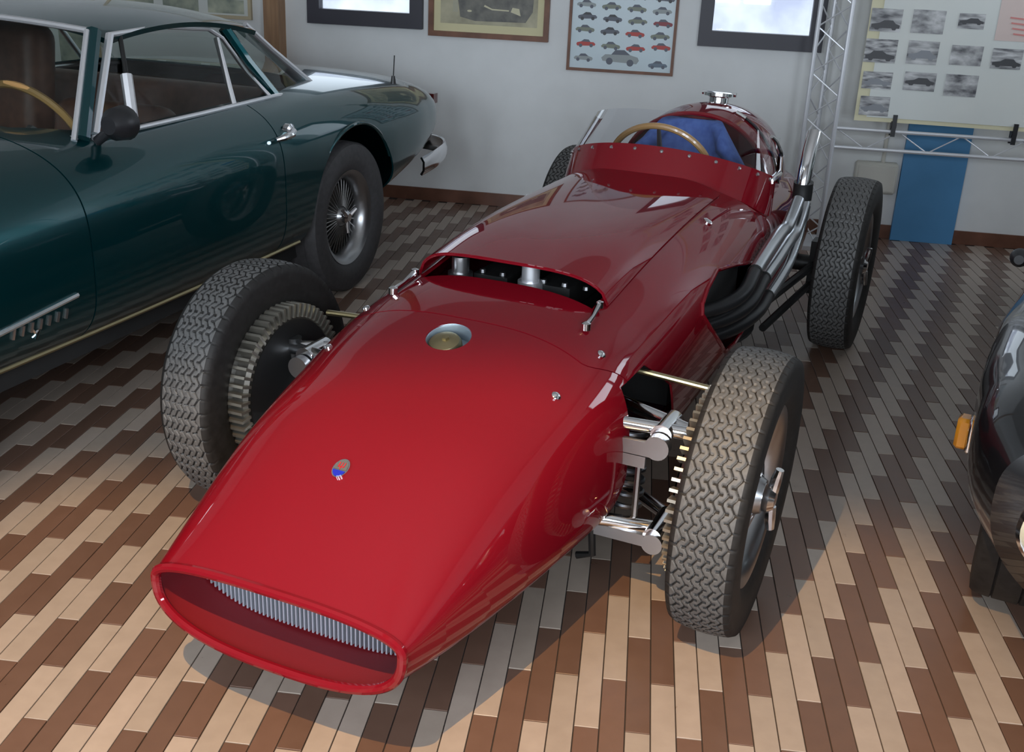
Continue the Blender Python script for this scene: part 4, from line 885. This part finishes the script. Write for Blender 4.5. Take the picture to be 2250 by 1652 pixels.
# ------------------------------------------------------------------ halogen floodlight above the nose
lp = rz((-.66, .25, 3.0)); LZ = lp.z
fl = empty('floodlight', lp, 0); tag(fl, 'black halogen floodlight with barn doors under the ceiling', 'lamp')
d = bpy.data.lights.new('halogen', 'POINT'); d.energy = 430; d.color = (1.0, .60, .23); d.shadow_soft_size = .009
ho = bpy.data.objects.new('halogen', d); link(ho, fl); ho.location = (0, 0, 0)
D_ = .16                          # the opening lies this far under the lamp and frames the pool of light
def ap(X, Y): p = rz((X, Y, 0)); return ((p.x - lp.x) * D_ / LZ, (p.y - lp.y) * D_ / LZ)
q = [ap(-1.36, 2.93), ap(1.26, 2.80), ap(1.45, .9), ap(-1.9, .9)]
inner = []
for i in range(4):
    p0, p1, p2 = Vector(q[i - 1]), Vector(q[i]), Vector(q[(i + 1) % 4]); r = .013
    a = p1 + (p0 - p1).normalized() * r; c = p1 + (p2 - p1).normalized() * r
    for k in range(5): s_ = k / 4; inner.append((1 - s_) ** 2 * a + 2 * s_ * (1 - s_) * p1 + s_ * s_ * c)
ctr = sum(inner, Vector((0, 0))) / len(inner); outer = []
for p in inner: dd = (p - ctr); outer.append(ctr + dd.normalized() * (dd.length + .16))
n = len(inner); V = [(p.x, p.y, -D_) for p in inner] + [(p.x, p.y, -D_) for p in outer] + [(p.x, p.y, .12) for p in outer]
F = [(i, (i + 1) % n, n + (i + 1) % n, n + i) for i in range(n)] + [(n + i, n + (i + 1) % n, 2 * n + (i + 1) % n, 2 * n + i) for i in range(n)] + [tuple(range(2 * n, 3 * n))]
mesh('lamp_housing', V, F, BLACKPL, fl, False)
MB().cyl((0, 0, .12), (0, 0, ROOM_H - LZ), .015, 10).build('hanger', BLACKPL, fl)

# ------------------------------------------------------------------ floor tiles, one by one
TW, TL, TA = .0352315 * S, .224614 * S, .103784 - YAW
T0_ = rz((.457731 * S, 1.529247 * S, 0)); TU = Vector((math.cos(TA), -math.sin(TA), 0)); TV = Vector((math.sin(TA), math.cos(TA), 0))
def tile_geo():
    g = .0013; b = .0007; x0, x1, y0, y1 = g, TW - g, g, TL - g
    V = [(x0, y0, -.008), (x1, y0, -.008), (x1, y1, -.008), (x0, y1, -.008), (x0, y0, -.0007), (x1, y0, -.0007), (x1, y1, -.0007), (x0, y1, -.0007), (x0 + b, y0 + b, 0), (x1 - b, y0 + b, 0), (x1 - b, y1 - b, 0), (x0 + b, y1 - b, 0)]
    F = [(8, 9, 10, 11)] + [(i, (i + 1) % 4, 4 + (i + 1) % 4, 4 + i) for i in range(4)] + [(4 + i, 4 + (i + 1) % 4, 8 + (i + 1) % 4, 8 + i) for i in range(4)]
    return V, F
TVs, TFs = tile_geo()
tm = []
for mm in (TILE_L, TILE_D):
    me = bpy.data.meshes.new('tile'); me.from_pydata(TVs, [], TFs); me.materials.append(mm); me.update(); tm.append(me)
bpy.context.view_layer.update(); dg = bpy.context.evaluated_depsgraph_get()
cand = []
for c in range(-110, 90):
    for k in range(-26, 12):
        v0 = k - c / 2 + (math.floor(c / 2) if False else 0)
        v0 = k + ((-c / 2) % 1)
        dark = int(math.floor(v0 + c / 2 + .01)) % 2                     # a light tile spans [-c/2, -c/2 + 1] + 2n
        org = T0_ + TU * (c * TW) + TV * (-(v0 + 1) * TL); ctr = org + TU * (TW / 2) + TV * (TL / 2)
        n = Vector((WS, WC, 0)); dist = WY - ctr.dot(n)
        rx = ctr.x * WC - ctr.y * WS
        if dist < TL * .5 - .15 or rx < -5.9 or rx > 3.75 or ctr.y < -.6: continue
        cand.append((org, ctr, dark))
def visible(ctr):
    d = ctr - CAMP
    if d.dot(fw) < .3: return False
    x, y = to_px(ctr)
    if not (-40 < x < IW + 40 and -40 < y < IH + 60): return False
    hit, loc, *_ = scene.ray_cast(dg, CAMP, d.normalized(), distance=d.length - .03)
    return not hit
floor_inv = floor.matrix_world.inverted()
order = sorted(range(len(cand)), key=lambda i: (cand[i][1] - CAMP).length)
pick = set()
for i in order:
    if len(pick) >= 298: break
    if visible(cand[i][1]): pick.add(i)
RZ = Matrix.Rotation(-TA, 4, 'Z')
restV, restF, restI = [], [], []
for i, (org, ctr, dark) in enumerate(cand):
    jz = random.uniform(-.0006, .0006)
    if i in pick:
        o = bpy.data.objects.new('tile', tm[dark]); link(o, floor); o.matrix_parent_inverse = floor_inv
        o.matrix_basis = Matrix.Translation(org + Vector((0, 0, jz))) @ RZ
    else:
        b0 = len(restV); R3 = RZ.to_3x3(); restV += [floor_inv @ (org + Vector((0, 0, jz)) + R3 @ Vector(v)) for v in TVs]
        restF += [tuple(q + b0 for q in f) for f in TFs]; restI += [dark] * len(TFs)
o = mesh('tile_field', restV, restF, [TILE_L, TILE_D], floor, False, None, restI); o['kind'] = 'stuff'
